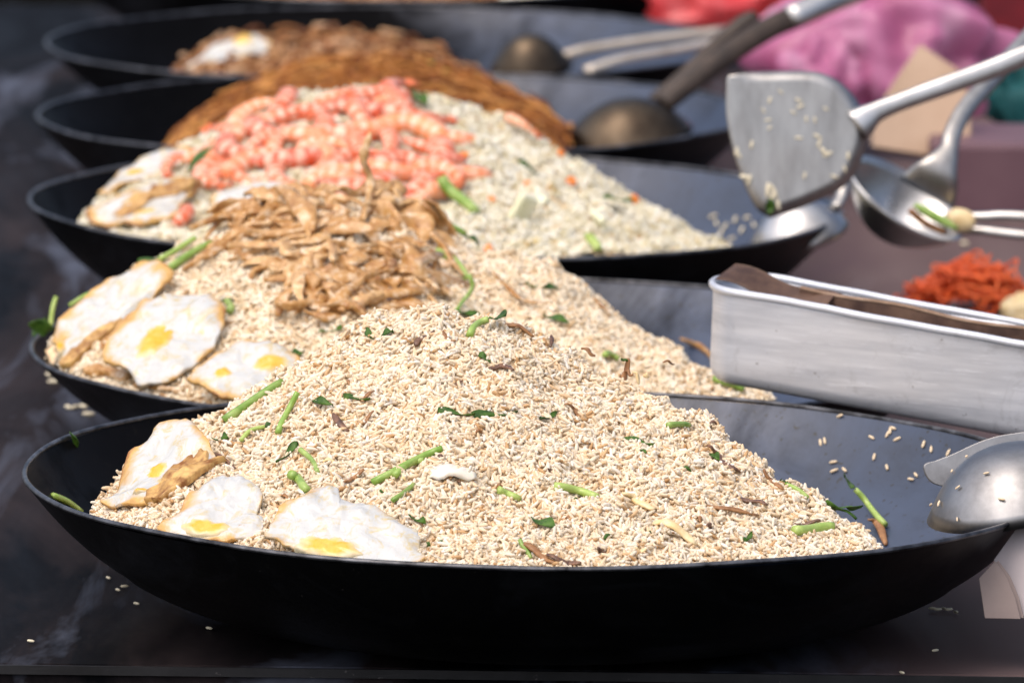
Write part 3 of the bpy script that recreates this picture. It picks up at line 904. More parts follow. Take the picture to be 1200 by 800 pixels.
def shred(heap, pts, w, label, m='brown_bit', name='fried_shred', cat='fried shred', group='brown shreds in the front rice', lift=.0030, seed=0, flat=.35):
    n = 11; P = on(heap, pts, n, 0)
    for _ in range(2): P[1:-1] = (P[:-2] + 2 * P[1:-1] + P[2:]) / 4
    N = heap.normal(P[5]); r = w / 2 * P[5][1] / F
    t = np.linspace(0, 1, n)
    P = P + N * (lift + .0015 * np.sin(t * 5 + seed))[:, None]
    prof = np.sin(np.pi * (t * .86 + .07)) ** .6
    V, Fc = sweep(P, r * prof, r * prof * flat + .0003, n=8, up=N)
    V = V + N * (fbm(V, 260, 2, seed) * r * .25)[:, None]
    if w > 20: V = V + np.stack([fbm(V, 140, 3, seed), fbm(V, 140, 3, seed + 3), fbm(V, 140, 3, seed + 6)], 1) * .0016
    return tag(solo(name, V, Fc, M[m]), label, cat, group)
sh1 = [([(392, 490), (398, 500), (409, 507)], 9, 'dark_bit', 'curved dark shred on the upper left of the front mound'),
       ([(489, 412), (492, 402), (510, 391)], 10, 'dark_bit', 'curled mushroom shred left of the mound peak'),
       ([(518, 394), (524, 400), (533, 406)], 7, 'brown_bit', 'short brown shred next to the curled mushroom shred'),
       ([(572, 436), (586, 432), (600, 440)], 11, 'dark_bit', 'angular dark shred below the bent stem'),
       ([(420, 472), (430, 470), (440, 464)], 7, 'brown_bit', 'brown shred beside the dark leaf on the left slope'),
       ([(590, 383), (604, 388), (624, 398)], 8, 'brown_bit', 'thin brown shred crossing the ridge right of the peak'),
       ([(643, 410), (644, 402), (645, 394)], 6, 'dark_bit', 'upright dark shred on the ridge right of the peak'),
       ([(678, 414), (688, 416), (696, 420)], 9, 'brown_bit', 'brown shred lower on the right ridge'),
       ([(828, 529), (845, 542), (866, 558)], 12, 'dark_bit', 'long dark shred on the right slope of the front mound'),
       ([(893, 555), (902, 565), (915, 580)], 11, 'brown_bit', 'brown shred by the right outline of the front mound'),
       ([(862, 583), (880, 592), (898, 597)], 10, 'dark_bit', 'dark shred halfway down the right slope'),
       ([(826, 594), (850, 602), (888, 608)], 9, 'brown_bit', 'long orange brown shred halfway down the right slope'),
       ([(1018, 612), (1030, 622), (1038, 640)], 11, 'brown_bit', 'shred hanging at the right tip of the mound'),
       ([(612, 642), (630, 652), (650, 662)], 12, 'brown_bit', 'brown shred against the front rim'),
       ([(640, 657), (660, 660), (680, 664)], 11, 'dark_bit', 'dark shred against the front rim beside a brown shred'),
       ([(405, 570), (416, 562), (428, 556)], 8, 'brown_bit', 'brown shred above the broad white egg'),
       ([(930, 617), (945, 618), (960, 616)], 7, 'dark_bit', 'thin dark shred over the fat pale stem'),
       ([(728, 450), (731, 440), (733, 425)], 10, 'brown_bit', 'brown shred standing up on the right ridge'),
       ([(232, 548), (255, 538), (278, 552)], 6, 'dark_bit', 'thin dark string along the upper edge of the middle egg'),
       ([(660, 478), (672, 486), (680, 492)], 7, 'brown_bit', 'small brown shred in the middle of the right slope'),
       ([(440, 488), (430, 496), (425, 500)], 6, 'brown_bit', 'small brown shred in the middle of the left slope')]
for i, (p, w, m_, l) in enumerate(sh1): shred(H1, p, w, l, m_, seed=i)
shred(H1, [(765, 616), (790, 622), (815, 640)], 16, 'wide tan egg flake on the lower right of the front mound', 'tan_flake', 'egg_flake', 'egg flake', 'egg flakes in the rice', seed=50)
shred(H1, [(730, 585), (748, 590), (766, 602)], 16, 'tan egg flake above the wide tan flake', 'tan_flake', 'egg_flake', 'egg flake', 'egg flakes in the rice', seed=52)
shred(H1, [(500, 556), (528, 556), (558, 566)], 30, 'large white egg flake in the middle of the front mound', 'white_flake', 'egg_flake', 'egg flake', 'egg flakes in the rice', seed=54, flat=.28, lift=.003)
shred(H1, [(740, 440), (744, 446), (748, 452)], 10, 'yellow egg flake on the right ridge', 'tan_flake', 'egg_flake', 'egg flake', 'egg flakes in the rice', seed=56)
for i in range(46):   # crumbs of browned onion mixed through the front rice
    px, py = rng.uniform(330, 960), rng.uniform(400, 650)
    p = H1.hit(px, py)
    if H1.base(p[0], p[1]) < pan_z(1, p[0], p[1]) + .004 or p[1] > 5.8: continue
    a = rng.uniform(0, 6.28); l = rng.uniform(3, 8)
    shred(H1, [(px - l * math.cos(a), py - l * math.sin(a) * .6), (px, py - 1), (px + l * math.cos(a), py + l * math.sin(a) * .6)], rng.uniform(4, 8),
          'tiny browned crumb mixed into the front rice', random.choice(['brown_bit', 'brown_bit', 'tan_flake', 'leaf', 'dark_bit']), 'browned_crumb', 'crumb', 'browned crumbs mixed into the front rice', lift=.0016, seed=100 + i)

# second pan
G2 = 'green stems in the second pan'
for p, w, l, lf in [
    ([(503, 262), (520, 270), (542, 280)], 8, 'green stem right of the brown fried strips', True),
    ([(508, 302), (525, 310), (545, 332)], 10, 'thick green stem head at the right edge of the fried strips', False),
    ([(546, 330), (556, 346), (540, 360), (532, 372)], 6, 'thin looping green stem below the thick stem head', True),
    ([(202, 322), (228, 306), (250, 290)], 10, 'pale green stem behind the long tilted egg', False),
    ([(190, 312), (210, 300), (232, 284)], 7, 'thinner stem beside the pale green stem behind the long egg', False),
    ([(66, 388), (68, 372), (71, 352)], 6, 'small upright stem at the far left of the second pan', False),
    ([(85, 366), (105, 352), (124, 347)], 5, 'slim stem lying over the long tilted egg', False),
    ([(272, 372), (276, 364), (268, 358)], 10, 'short stem at the right of the whole yolk egg', True),
    ([(705, 424), (712, 423), (722, 427)], 8, 'short bright stem behind the ridge of the front mound', False),
    ([(835, 452), (850, 458), (870, 462)], 10, 'stem at the right toe of the second mound beside the tray', False)]:
    stem(H2, p, w, l, group=G2, leafy=lf, off=.006)
for a, b, w, l in [((635, 376), (665, 384), 12, 'dark leaf on the right slope of the second mound'), ((615, 340), (628, 344), 8, 'small dark leaf on the second mound near a curved strip'),
                   ((635, 344), (652, 344), 8, 'small dark leaf beyond the curved thin strip'), ((532, 372), (560, 378), 16, 'dark green leaf just behind the front mound peak'),
                   ((42, 384), (70, 392), 22, 'dark leaf bunch at the far left of the second pan'), ((45, 398), (60, 376), 18, 'upright leaf in the bunch at the far left of the second pan'),
                   ((345, 418), (356, 422), 14, 'dark leaf at the right of the yellow stained egg'), ((375, 396), (402, 392), 10, 'dark leaf under the fried strips'),
                   ((165, 314), (200, 306), 16, 'dark leaf behind the top of the long tilted egg')]:
    leaf(H2, a, b, w, l, group='dark leaf scraps in the second pan', lift=.005)
for i, (p, w, l) in enumerate([([(576, 325), (595, 340), (612, 360), (640, 363)], 9, 'long curved thin brown strip on the bare right slope of the second mound'),
                    ([(694, 352), (700, 364), (712, 376)], 8, 'thin tan strip alone high on the right slope of the second mound'),
                    ([(794, 399), (815, 412), (842, 432)], 13, 'wide brown strip at the right toe of the second mound')]):
    shred(H2, p, w, l, 'strip', 'fried_strip', 'fried strip', 'loose fried strips on the second rice', lift=.004, seed=60 + i)

def strip_obj(P, w, th, N, label, seed, group, rough=1.0):
    n = len(P); t = np.linspace(0, 1, n)
    prof = np.sin(np.pi * (t * .9 + .05)) ** .7
    V, Fc = sweep(P, w * prof * (1 + .3 * np.sin(t * 7 + seed)), th * prof + .0006, n=14, up=N)
    V = V + (np.stack([fbm(V, 130, 3, seed), fbm(V, 130, 3, seed + 31), fbm(V, 130, 3, seed + 77)], 1)) * .0019 * rough
    V = V + np.stack([fbm(V, 420, 2, seed + 3), fbm(V, 420, 2, seed + 4), fbm(V, 420, 2, seed + 6)], 1) * .0006
    return tag(solo('fried_strip', V, Fc, M['strip']), label, 'fried strip', group)

def inside(p, poly):
    x, y = p; c = False; j = len(poly) - 1
    for i in range(len(poly)):
        if (poly[i][1] > y) != (poly[j][1] > y) and x < (poly[j][0] - poly[i][0]) * (y - poly[i][1]) / (poly[j][1] - poly[i][1] + 1e-9) + poly[i][0]: c = not c
        j = i
    return c

def pile(heap, poly, count, minsep):
    out = []
    xs = [p[0] for p in poly]; ys = [p[1] for p in poly]; tries = 0
    while len(out) < count and tries < 20000:
        tries += 1
        q = (rng.uniform(min(xs), max(xs)), rng.uniform(min(ys), max(ys)))
        if not inside(q, poly): continue
        if any(math.hypot(q[0] - o[0], (q[1] - o[1]) * 1.6) < minsep for o in out): continue
        out.append(q)
    return out

SP = [(258, 262), (300, 236), (350, 224), (430, 222), (490, 232), (520, 255), (524, 300), (505, 345), (470, 378), (400, 384), (350, 368), (336, 330), (290, 318), (250, 300)]
for i, q in enumerate(pile(H2, SP, 128, 12)):
    p = H2.hit(*q); N = H2.normal(p)
    a = rng.normal(-.35, .75); L = rng.uniform(.018, .048)
    if i % 5 == 0: a += math.pi / 2
    d = unit(np.array([math.cos(a), .55 * math.sin(a), .8 * math.sin(a)])); d = unit(d - N * np.dot(d, N) * .8)
    b = np.cross(N, d); cv = rng.normal(0, .95); t = np.linspace(-.5, .5, 13)
    lift = rng.uniform(.001, .010)
    P = p + d * (L * t)[:, None] + b * (cv * L * (t * t * 3 - .3))[:, None] + N * (lift + rng.normal(0, .10) * L * t * 2 - .010 * t * t * 4 * rng.uniform(0, 1))[:, None]
    Nt = unit(N + rng.normal(0, .5, 3)); wd = rng.uniform(.003, .0068) if i % 4 else rng.uniform(.006, .0095)
    strip_obj(P, wd, rng.uniform(.0012, .0025), Nt, 'brown battered fried strip in the heap on the second rice', 200 + i, 'fried strips heaped on the second rice')
def strip_img(pts, Yoff, w, label, seed):
    """a recognisable single strip of the heap, draped over the rice at its own height"""
    P0 = [H2.hit(a, b) + H2.normal(H2.hit(a, b)) * o * .6 for (a, b), o in zip(pts, Yoff)]
    P = smooth_path(P0, 17); N = H2.normal(P[8])
    r = w / 2 * P[8][1] / F
    strip_obj(P, r, r * .4, unit(N + np.array([0, -.5, 0])), label, seed, 'fried strips heaped on the second rice')
strip_img([(362, 378), (350, 350), (360, 326), (390, 312), (440, 302)], (.012, .014, .016, .017, .017), 15, 'long hooked strip curling down the front left of the strip heap', 401)
strip_img([(372, 382), (400, 362), (430, 340), (470, 328)], (.012, .018, .02, .016), 14, 'strip slanting across the front of the strip heap', 402)
strip_img([(400, 372), (440, 362), (480, 356), (522, 350)], (.012, .018, .017, .01), 17, 'lowest wide strip pointing right at the front of the strip heap', 403)
strip_img([(425, 270), (430, 235), (424, 205), (428, 185)], (.014, .02, .026, .034), 12, 'upright pointed strip rising in front of the prawns', 404)
strip_img([(330, 236), (345, 250), (358, 268), (368, 290)], (.02, .024, .024, .02), 24, 'thick pale battered piece near the top of the strip heap', 405)
strip_img([(420, 258), (450, 255), (484, 252)], (.02, .022, .02), 14, 'flat strip high at the right of the strip heap', 406)
strip_img([(215, 322), (245, 306), (270, 290), (290, 262)], (.008, .01, .012, .014), 13, 'strip trailing left from the heap towards the long egg', 407)
strip_img([(120, 412), (140, 396), (165, 384)], (.004, .005, .006), 12, 'tan strip beside the long tilted egg', 408)
strip_img([(100, 436), (125, 440), (152, 446)], (.006, .008, .006), 20, 'tan battered piece under the whole yolk egg by the rim', 409)
strip_img([(160, 455), (185, 460), (212, 462)], (.006, .008, .006), 10, 'thin tan strip under the whole yolk egg by the rim', 410)

# third pan: prawns, carrot, greens
def prawn(p, d, N, L, curl, label, seed, group='prawns piled on the third rice'):
    d = unit(d - N * np.dot(d, N) * .7); b = unit(np.cross(N, d))
    n = 19; t = np.linspace(0, 1, n)
    ang = curl * (t - .35)
    step = L / (n - 1)
    X = np.cumsum(np.cos(ang)) * step; Yb = np.cumsum(np.sin(ang)) * step
    X -= X.mean(); Yb -= Yb.mean()
    P = p + d * X[:, None] + b * Yb[:, None] + N * (.003 * np.sin(t * 3))[:, None]
    r = np.interp(t, [0, .12, .35, .7, .92, 1], [.45, .95, 1.0, .72, .42, .25]) * .0068 * (L / .05)
    r = r * 1.12 * (1 + .05 * ((t * 6) % 1.0))
    V, Fc = sweep(P, r * .82, r, n=10, up=b)
    V = V + np.stack([fbm(V, 150, 2, seed), fbm(V, 150, 2, seed + 5), fbm(V, 150, 2, seed + 9)], 1) * .0004
    o = solo('cooked_prawn', V, Fc, M['prawn'], True, {'along': np.repeat(t, 10)})
    tag(o, label, 'prawn', group)
    dt = unit(P[-1] - P[-3]); parts = []
    for s in (-.5, 0, .5):
        parts.append(leaf_mesh(P[-1] - dt * .002, dt + b * s, N, L * .26, L * .05, seed))
    Vt_, Ft_ = join(*parts)
    kid('tail_fan', Vt_, Ft_, M['prawn_tail'], o)
    return o
PP = [(232, 222), (250, 180), (290, 140), (350, 118), (420, 112), (470, 116), (490, 140), (548, 176), (548, 212), (520, 232), (480, 244), (410, 226), (340, 214), (280, 226)]
for i, q in enumerate(pile(H3, PP, 46, 21)):
    p = H3.hit(*q); N = H3.normal(p)
    a = rng.uniform(0, 6.28); d = np.array([math.cos(a), .6 * math.sin(a), .6 * math.sin(a)])
    prawn(p + N * rng.uniform(.002, .006), d, N, rng.uniform(.046, .078), rng.choice([-1, 1]) * rng.uniform(.6, 3.0), 'orange and white cooked prawn in the heap on the third rice', 500 + i)
def prawn_img(a, b, curl, lift, L, label, seed):
    p, q = H3.hit(*a), H3.hit(*b); N = H3.normal((p + q) / 2)
    prawn((p + q) / 2 + N * lift, q - p + np.array([0, 0, 1e-4]), N, L, curl, label, seed, 'prawns piled on the third rice')
prawn_img((478, 124), (404, 122), 1.0, .006, .064, 'straight striped prawn lying across the very top of the heap', 601)
prawn_img((450, 210), (492, 200), -3.4, .008, .066, 'curled pink prawn at the lower right of the prawn heap', 602)
prawn_img((592, 148), (616, 166), 1.2, .008, .034, 'single prawn lying apart on the right ridge of the pale rice', 603)
prawn_img((205, 268), (232, 252), 1.6, .006, .045, 'prawn low at the left by the browned egg', 604)
prawn_img((218, 196), (192, 212), 1.2, .007, .046, 'prawn beside the uppermost egg on the left slope', 605)
prawn_img((280, 206), (246, 222), 2.0, .007, .05, 'prawn above the small white egg', 606)
prawn_img((540, 196), (500, 206), 1.5, .006, .046, 'prawn at the right border of the heap next to a green stem', 607)
prawn_img((520, 236), (486, 246), 1.5, .006, .05, 'lowest prawn at the right of the heap beside the fried strips', 608)
prawn_img((370, 214), (420, 220), 1.0, .006, .05, 'prawn directly above the upright pointed strip', 609)

def dice(heap, px, py, s, label, m, seed, name, cat, group, flat=1.0):
    p = heap.hit(px, py); N = heap.normal(p); r = s / 2 * p[1] / F
    V, Fc = box((0, 0, 0), 2 * r, 2 * r * .85, 2 * r * .75 * flat)
    e = Euler((seed * 1.3, seed * .7, seed * 2.1)).to_matrix()
    V = V @ np.array(e).T + p + N * r * .7
    o = solo(name, V, Fc, M[m], False); bb = o.modifiers.new('soft', 'BEVEL'); bb.width = r * .35; bb.segments = 3
    return tag(o, label, cat, group)
GC = 'carrot dice in the pale rice'
for i, (x, y, s, l) in enumerate([(667, 218, 13, 'largest orange carrot dice on the right of the pale rice'), (617, 219, 9, 'carrot dice left of the largest carrot dice'), (656, 183, 9, 'carrot dice near the ridge of the pale rice'),
                               (576, 237, 9, 'carrot dice beside the light green stem on the pale rice'), (543, 187, 11, 'carrot dice at the border of the prawn heap'), (742, 236, 10, 'carrot dice farthest right on the pale rice'),
                               (545, 208, 14, 'carrot chunk at the right end of the prawn heap'), (573, 296, 11, 'carrot dice by the front rim above the second mound'), (435, 205, 12, 'carrot piece under the curled pink prawn')]):
    dice(H3, x, y, s, l, 'carrot', i + 1, 'carrot_dice', 'carrot', GC)
for i, (x, y, s, l) in enumerate([(610, 258, 38, 'pale cabbage piece at the centre of the pale rice'), (700, 270, 30, 'pale cabbage piece low on the right of the pale rice'), (632, 240, 18, 'small cabbage piece above the centre piece')]):
    dice(H3, x, y, s, l, 'cabbage', i + 3, 'cabbage_piece', 'vegetable', 'cabbage pieces in the pale rice', .35)
stem(H3, [(516, 216), (536, 236), (558, 252)], 15, 'light green stem right of the prawn heap', group='green pieces in the third pan', off=.006)
stem(H3, [(690, 280), (694, 290), (700, 296)], 13, 'short green piece by the front rim of the prawn pan', group='green pieces in the third pan', off=.005)
leaf(H3, (704, 238), (738, 244), 20, 'dark leaf on the right of the pale rice', group='green pieces in the third pan', lift=.006)
leaf(H3, (605, 194), (628, 210), 10, 'small dull leaf near the ridge of the pale rice', group='green pieces in the third pan', lift=.005)
leaf(H3, (482, 116), (500, 132), 16, 'dark leaf behind the straight striped prawn', group='green pieces in the third pan', lift=.008)
leaf(H3, (224, 210), (258, 172), 24, 'long dark leaf left of the prawn heap', group='green pieces in the third pan', lift=.008)
leaf(H4, (418, 108), (446, 110), 12, 'dark green leaf on the brown noodles above the prawns', group='green pieces on the noodles', lift=.008)
stem(H4, [(500, 84), (515, 92), (530, 94)], 12, 'olive stem high on the brown noodles', group='green pieces on the noodles', off=.006)
stem(H4, [(555, 98), (570, 104), (585, 106)], 12, 'olive stem lower on the right of the brown noodles', group='green pieces on the noodles', off=.006)

# ------------------------------------------------------------------ loose grains
TPL = grain_template(8, 5)
gm = {}
for key in ('rice1', 'rice3'):
    gm[key] = fast_mesh('rice_grain', TPL[0] * (.0034, .0011, .0011), TPL[1], TPL[2], [M[key]])
def loose(p, N, label, group, key='rice1', d=None, s=1.0):
    o = link('rice_grain', gm[key]); d = rng.normal(0, 1, 3) if d is None else d
    d = unit(d - N * np.dot(d, N)); fr = np.stack([d, np.cross(N, d), N], 1)
    o.matrix_world = Matrix.Translation(Vector(p + N * .0009)) @ Matrix(fr.tolist()).to_4x4() @ Matrix.Scale(s, 4)
    return tag(o, label, 'rice grain', group)
def pan_point(k, px, py):
    xc, Yc, zr, R, tx, ty = PAN[k]; d = ray(px, py)
    Y = np.arange(Yc - R * .2, Yc + R, .001); P = CAM + d[None] * (Y / d[1])[:, None]
    hh = np.where(np.hypot(P[:, 0] - xc, P[:, 1] - Yc) < R * .98, pan_z(k, P[:, 0], P[:, 1]), 9)
    i = np.nonzero(P[:, 2] <= hh)[0]; p = P[i[0]]
    e = .003
    N = unit((-(pan_z(k, p[0] + e, p[1]) - pan_z(k, p[0] - e, p[1])) / (2 * e), -(pan_z(k, p[0], p[1] + e) - pan_z(k, p[0], p[1] - e)) / (2 * e), 1))
    return p, N
for x, y in [(967, 517), (962, 519), (1044, 505), (1041, 509), (1047, 502), (1022, 513), (977, 542), (978, 552), (990, 551), (1040, 548), (1025, 536), (1068, 562), (1074, 557), (1052, 515), (985, 487), (1092, 527), (1083, 521), (1112, 531)]:
    p, N = pan_point(1, x, y); loose(p, N, 'stray rice grain on the bare steel at the right of the front pan', 'stray grains on the bare steel of the front pan')
for x, y in [(885, 205), (880, 212), (905, 200), (840, 262), (850, 266), (862, 258), (845, 274), (870, 270), (836, 254), (884, 264), (858, 280), (876, 256)]:
    p, N = pan_point(3, x, y); loose(p, N, 'stray pale grain on the bare steel of the prawn pan', 'stray grains on the bare steel of the third pan', 'rice3', s=1.25)
for x, y in [(127, 678), (146, 688), (160, 708), (1093, 714), (1099, 715), (1106, 714), (1112, 715), (1120, 718), (1057, 789), (138, 692), (36, 752), (245, 737), (1096, 763)]:
    loose(atz(x, y, 0.001), np.array([0, 0, 1.0]), 'stray rice grain on the dark table by the front pan', 'stray grains on the table', 'rice3', s=.9)
for x, y in [(58, 440), (63, 448), (88, 478), (97, 477), (80, 478), (104, 486), (1042, 262), (1136, 302), (1072, 332), (1075, 283), (1100, 286), (1130, 286), (780, 338), (823, 374)]:
    loose(atz(x, y, 0.001), np.array([0, 0, 1.0]), 'blurred stray grain on the table beside the farther pans', 'stray grains on the table farther back', 'rice3', s=1.6)

# ------------------------------------------------------------------ aluminium tray
def rrect(hl, hw, r, n=7):
    P = []
    for cx, cy, a0 in ((hl - r, hw - r, 0), (-hl + r, hw - r, 90), (-hl + r, -hw + r, 180), (hl - r, -hw + r, 270)):
        for i in range(n):
            a = math.radians(a0 + 90 * i / (n - 1)); P.append((cx + r * math.cos(a), cy + r * math.sin(a)))
    return np.array(P)
def tray():
    hgt, hw, hl = .070, .036, .23
    A = at(851, 451, 6.14)               # lower left end of the long front side; it rests on the pan rims, right end lower
    d = unit((.867, -.498, -.079)); b = unit((-d[1], d[0], 0)); up = np.cross(d, b)
    c = A + d * (hl - .026) + b * (hw - .004)
    root = empty('metal_tray', c)
    tag(root, 'long dented aluminium tray lined with brown board at the right', 'tray')
    def lift(p2, z): return c + p2[:, :1] * d + p2[:, 1:2] * b + up * z
    rings = []
    def ring(off, z, wob=0):
        p = rrect(hl + off, hw + off, .0335 + off, 13)
        # densify the straight sides so that they can dent
        q = []
        for i in range(len(p)):
            a, e = p[i], p[(i + 1) % len(p)]; m = max(1, int(np.linalg.norm(e - a) / .012))
            for j in range(m): q.append(a + (e - a) * j / m)
        q = np.array(q[:]); return q
    n0 = None; V = []
    prof = [(-.012, 0.0), (-.006, .0008), (-.002, .004), (0, .010), (.0008, .022), (.0015, .036), (.0022, .052), (.003, hgt - .004), (.003, hgt)]
    inner = [(.0018, hgt), (.0010, .036), (-.0012, .010), (-.004, .0035), (-.012, .0018)]
    base = ring(0, 0); m = len(base)
    nrm = np.stack([np.roll(base, -1, 0)[:, 1] - np.roll(base, 1, 0)[:, 1], -(np.roll(base, -1, 0)[:, 0] - np.roll(base, 1, 0)[:, 0])], 1); nrm /= np.linalg.norm(nrm, axis=1)[:, None]
    for off, z in prof + inner:
        p = base + nrm * off
        w = lift(p, z); dn = fbm(w, 14, 3, 5) * .0012 + fbm(w, 45, 2, 8) * .0004
        if 0.004 < z: w = w + (nrm @ np.array([d, b])) * dn[:, None]
        V.append(w)
    R_ = len(V); Fc = []
    for j in range(R_ - 1):
        for i in range(m):
            k = (i + 1) % m; Fc.append((j * m + i, j * m + k, (j + 1) * m + k, (j + 1) * m + i))
    Fc.append(tuple(range(m))[::-1]); Fc.append(tuple((R_ - 1) * m + i for i in range(m)))
    kid('tray_body', np.concatenate(V), Fc, M['alu'], root)
    p = base + nrm * .0035; path = lift(p, hgt)
    path[:, 2] += fbm(path, 18, 2, 3) * .0011
    a = np.linspace(0, 2 * math.pi, 10, endpoint=False); W3 = nrm @ np.array([d, b])
    VV = (path[:, None] + W3[:, None] * (.0026 * np.cos(a))[None, :, None] + np.array([0, 0, 1.0])[None, None] * (.0030 * np.sin(a))[None, :, None]).reshape(-1, 3)
    FF = [(i * 10 + j, ((i + 1) % m) * 10 + j, ((i + 1) % m) * 10 + (j + 1) % 10, i * 10 + (j + 1) % 10) for i in range(m) for j in range(10)]
    kid('rolled_rim', VV, FF, M['alu'], root)
    # brown board standing lengthwise in the tray, dry pale upper edge
    def loc(u, v, z): return c + d * u + b * v + up * z
    us = np.linspace(-hl + .060, hl - .012, 40)
    top = np.array([loc(u, .006 + .002 * math.sin(u * 30), hgt + .002 + .0012 * math.sin(u * 55) - .004 * (u + .2)) for u in us])
    V1, F1 = [], []
    for i, u in enumerate(us):
        for (dv, z) in ((-.0035, .062), (-.0030, 0), (.0030, 0), (.0035, .062)):
            V1.append(top[i] + b * dv - up * z)
    for i in range(len(us) - 1):
        for j in range(4): F1.append((i * 4 + j, i * 4 + (j + 1) % 4, (i + 1) * 4 + (j + 1) % 4, (i + 1) * 4 + j))
    F1 += [(0, 1, 2, 3)[::-1], tuple(4 * (len(us) - 1) + i for i in range(4))]
    br = solo('brown_board', np.array(V1), F1, M['cardboard'], False)
    tag(br, 'long stained brown board standing inside the aluminium tray', 'board')
    pth = top + np.array([0, 0, .0012]); Vq, Fq = sweep(pth, .0031, .0012, n=8, power=.6); kid('dry_edge', Vq, Fq, M['board_edge'], br)
    # curled dark paper flap at the left end
    V2, F2 = [], []; nu, nv = 16, 7
    for lay in (0, 1):
        for i in range(nu):
            t = i / (nu - 1)
            for j in range(nv):
                s = j / (nv - 1)
                u = -hl + .004 + .085 * t; v = -.022 + .030 * s + .010 * t
                z = hgt + .012 * (1 - t) ** 1.3 * (.35 + .65 * s) - .010 * t * (1 - s) + .002 * math.sin(9 * t) - .0006 * lay
                if t > .8: z += .006 * (t - .8) / .2 * math.sin(s * 3)
                V2.append(loc(u, v, z))
    k = nu * nv
    for i in range(nu - 1):
        for j in range(nv - 1):
            q = i * nv + j; F2 += [(q, q + nv, q + nv + 1, q + 1), (k + q, k + q + 1, k + q + nv + 1, k + q + nv)]
    for i in range(nu - 1):
        for j in (0, nv - 1):
            q = i * nv + j; F2.append((q, k + q, k + q + nv, q + nv))
    for q0 in (0, (nu - 1) * nv):
        for j in range(nv - 1): F2.append((q0 + j, q0 + j + 1, k + q0 + j + 1, k + q0 + j))
    tag(solo('brown_flap', np.array(V2), F2, M['cardboard']), 'curled dark brown flap poking over the left end of the tray', 'board')
    # string over the tray
    P0 = [loc(.165, .042, hgt + .005), loc(.168, .032, hgt + .006), loc(.176, .015, hgt + .003), loc(.170, .004, hgt + .001), loc(.173, -.006, hgt - .008)]
    Vs, Fs = sweep(smooth_path(P0, 24), .0008, n=6); tag(solo('string', Vs, Fs, M['string']), 'short white string trailing over the aluminium tray', 'string')
tray()

# ------------------------------------------------------------------ utensils
def bowl_shell(c, axis, side, rx, ry, depth, th=.0014, n=48, rings=12, power=2.2):
    fr = frame(axis, side); V, Fc = [], []
    for lay in (0, 1):
        for i in range(rings + 1):
            t = max(.02, i / rings)
            for j in range(n):
                a = 2 * math.pi * j / n
                q = np.array([rx * t * math.cos(a), ry * t * math.sin(a), depth * (1 - t ** power)])
                if lay: q = q * (1 - th / rx, 1 - th / ry, 1) - np.array([0, 0, th * (1 - t ** 6)])
                V.append(c + fr @ q)
    k = (rings + 1) * n
    for i in range(rings):
        for j in range(n):
            l = (j + 1) % n; q = i * n
            Fc.append((q + j, q + n + j, q + n + l, q + l)); Fc.append((k + q + j, k + q + l, k + q + n + l, k + q + n + j))
    q = rings * n
    for j in range(n):
        l = (j + 1) % n; Fc.append((q + j, k + q + j, k + q + l, q + l))
    Fc.append(tuple(range(n))); Fc.append(tuple(k + j for j in range(n))[::-1])
    return np.array(V), Fc

GL = 'ladles and turners resting in the pans'
# ladle upside down in the front pan
c = at(1192, 592, 5.67)
root = empty('ladle', c); tag(root, 'steel ladle bowl turned upside down at the right of the front pan', 'ladle', GL)
V, Fc = bowl_shell(c, (-.20, -.10, .97), (1, 0, .2), .062, .058, .042, power=2.6)
kid('ladle_bowl', V, Fc, M['steel_dull'], root)
hp = smooth_path([c + np.array([.045, .012, .034]), c + np.array([.075, .02, .046]), c + np.array([.14, .03, .060]), c + np.array([.34, .06, .12])], 20)
V, Fc = sweep(hp, np.linspace(.012, .007, 20), np.linspace(.003, .0055, 20), n=12); kid('handle', V, Fc, M['steel'], root)
for a_, t_ in ((2.2, .75), (2.6, .5), (3.4, .85), (3.0, .62), (2.0, .9), (3.7, .7), (4.2, .55), (4.5, .8), (3.9, .92), (2.9, .93), (1.8, .6)):
    fr_ = frame((-.20, -.10, .97), (1, 0, .2))
    nl_ = unit(fr_ @ np.array([math.cos(a_) * t_ * 1.2, math.sin(a_) * t_ * 1.2, 1.0]))
    loose(c + fr_ @ np.array([.062 * t_ * math.cos(a_), .058 * t_ * math.sin(a_), .042 * (1 - t_ ** 2.6)]) + nl_ * .0004, nl_, 'rice grain stuck on the upside down ladle', 'grains stuck on the front ladle', 'rice1', s=rng.uniform(.5, .9))
# turner under it
def plate(outline, pl_c, n, th, flange=None, bend=0.0, N_=72, inner=.9):
    n = unit(n)
    def onpl(p):
        d = ray(*p); return CAM + d * (np.dot(pl_c - CAM, n) / np.dot(d, n))
    Q = closed_path(outline, N_); B = np.array([onpl(p) for p in Q]); cc = B.mean(0)
    rings = [.05, .3, .6, inner - .03, inner, inner + (1 - inner) * .35, inner + (1 - inner) * .7, 1.0]
    fl = np.ones(N_) if flange is None else np.array([flange(q) for q in Q])
    V = []
    def layer(o):
        L = []
        for r in rings:
            e = max(0, (r - inner) / (1 - inner))
            L.append(cc + (B - cc) * r - n * (bend * fl * e ** 1.5)[:, None] - n * o)
        return L
    V = layer(0) + layer(th)[::-1]
    m = N_; R_ = len(V); Fc = [tuple(range(m))]
    for j in range(R_ - 1):
        for i in range(m):
            k = (i + 1) % m; Fc.append((j * m + i, (j + 1) * m + i, (j + 1) * m + k, j * m + k))
    Fc.append(tuple((R_ - 1) * m + i for i in range(m))[::-1])
    return np.concatenate(V), Fc, onpl
pc = at(1118, 550, 5.78)
V, Fc, _ = plate([(1082, 546), (1098, 539), (1116, 532), (1152, 516), (1185, 508), (1230, 506), (1250, 530), (1240, 560), (1180, 575), (1130, 572), (1093, 566)], pc, (-.05, -.97, .22), .0014, None, .0)
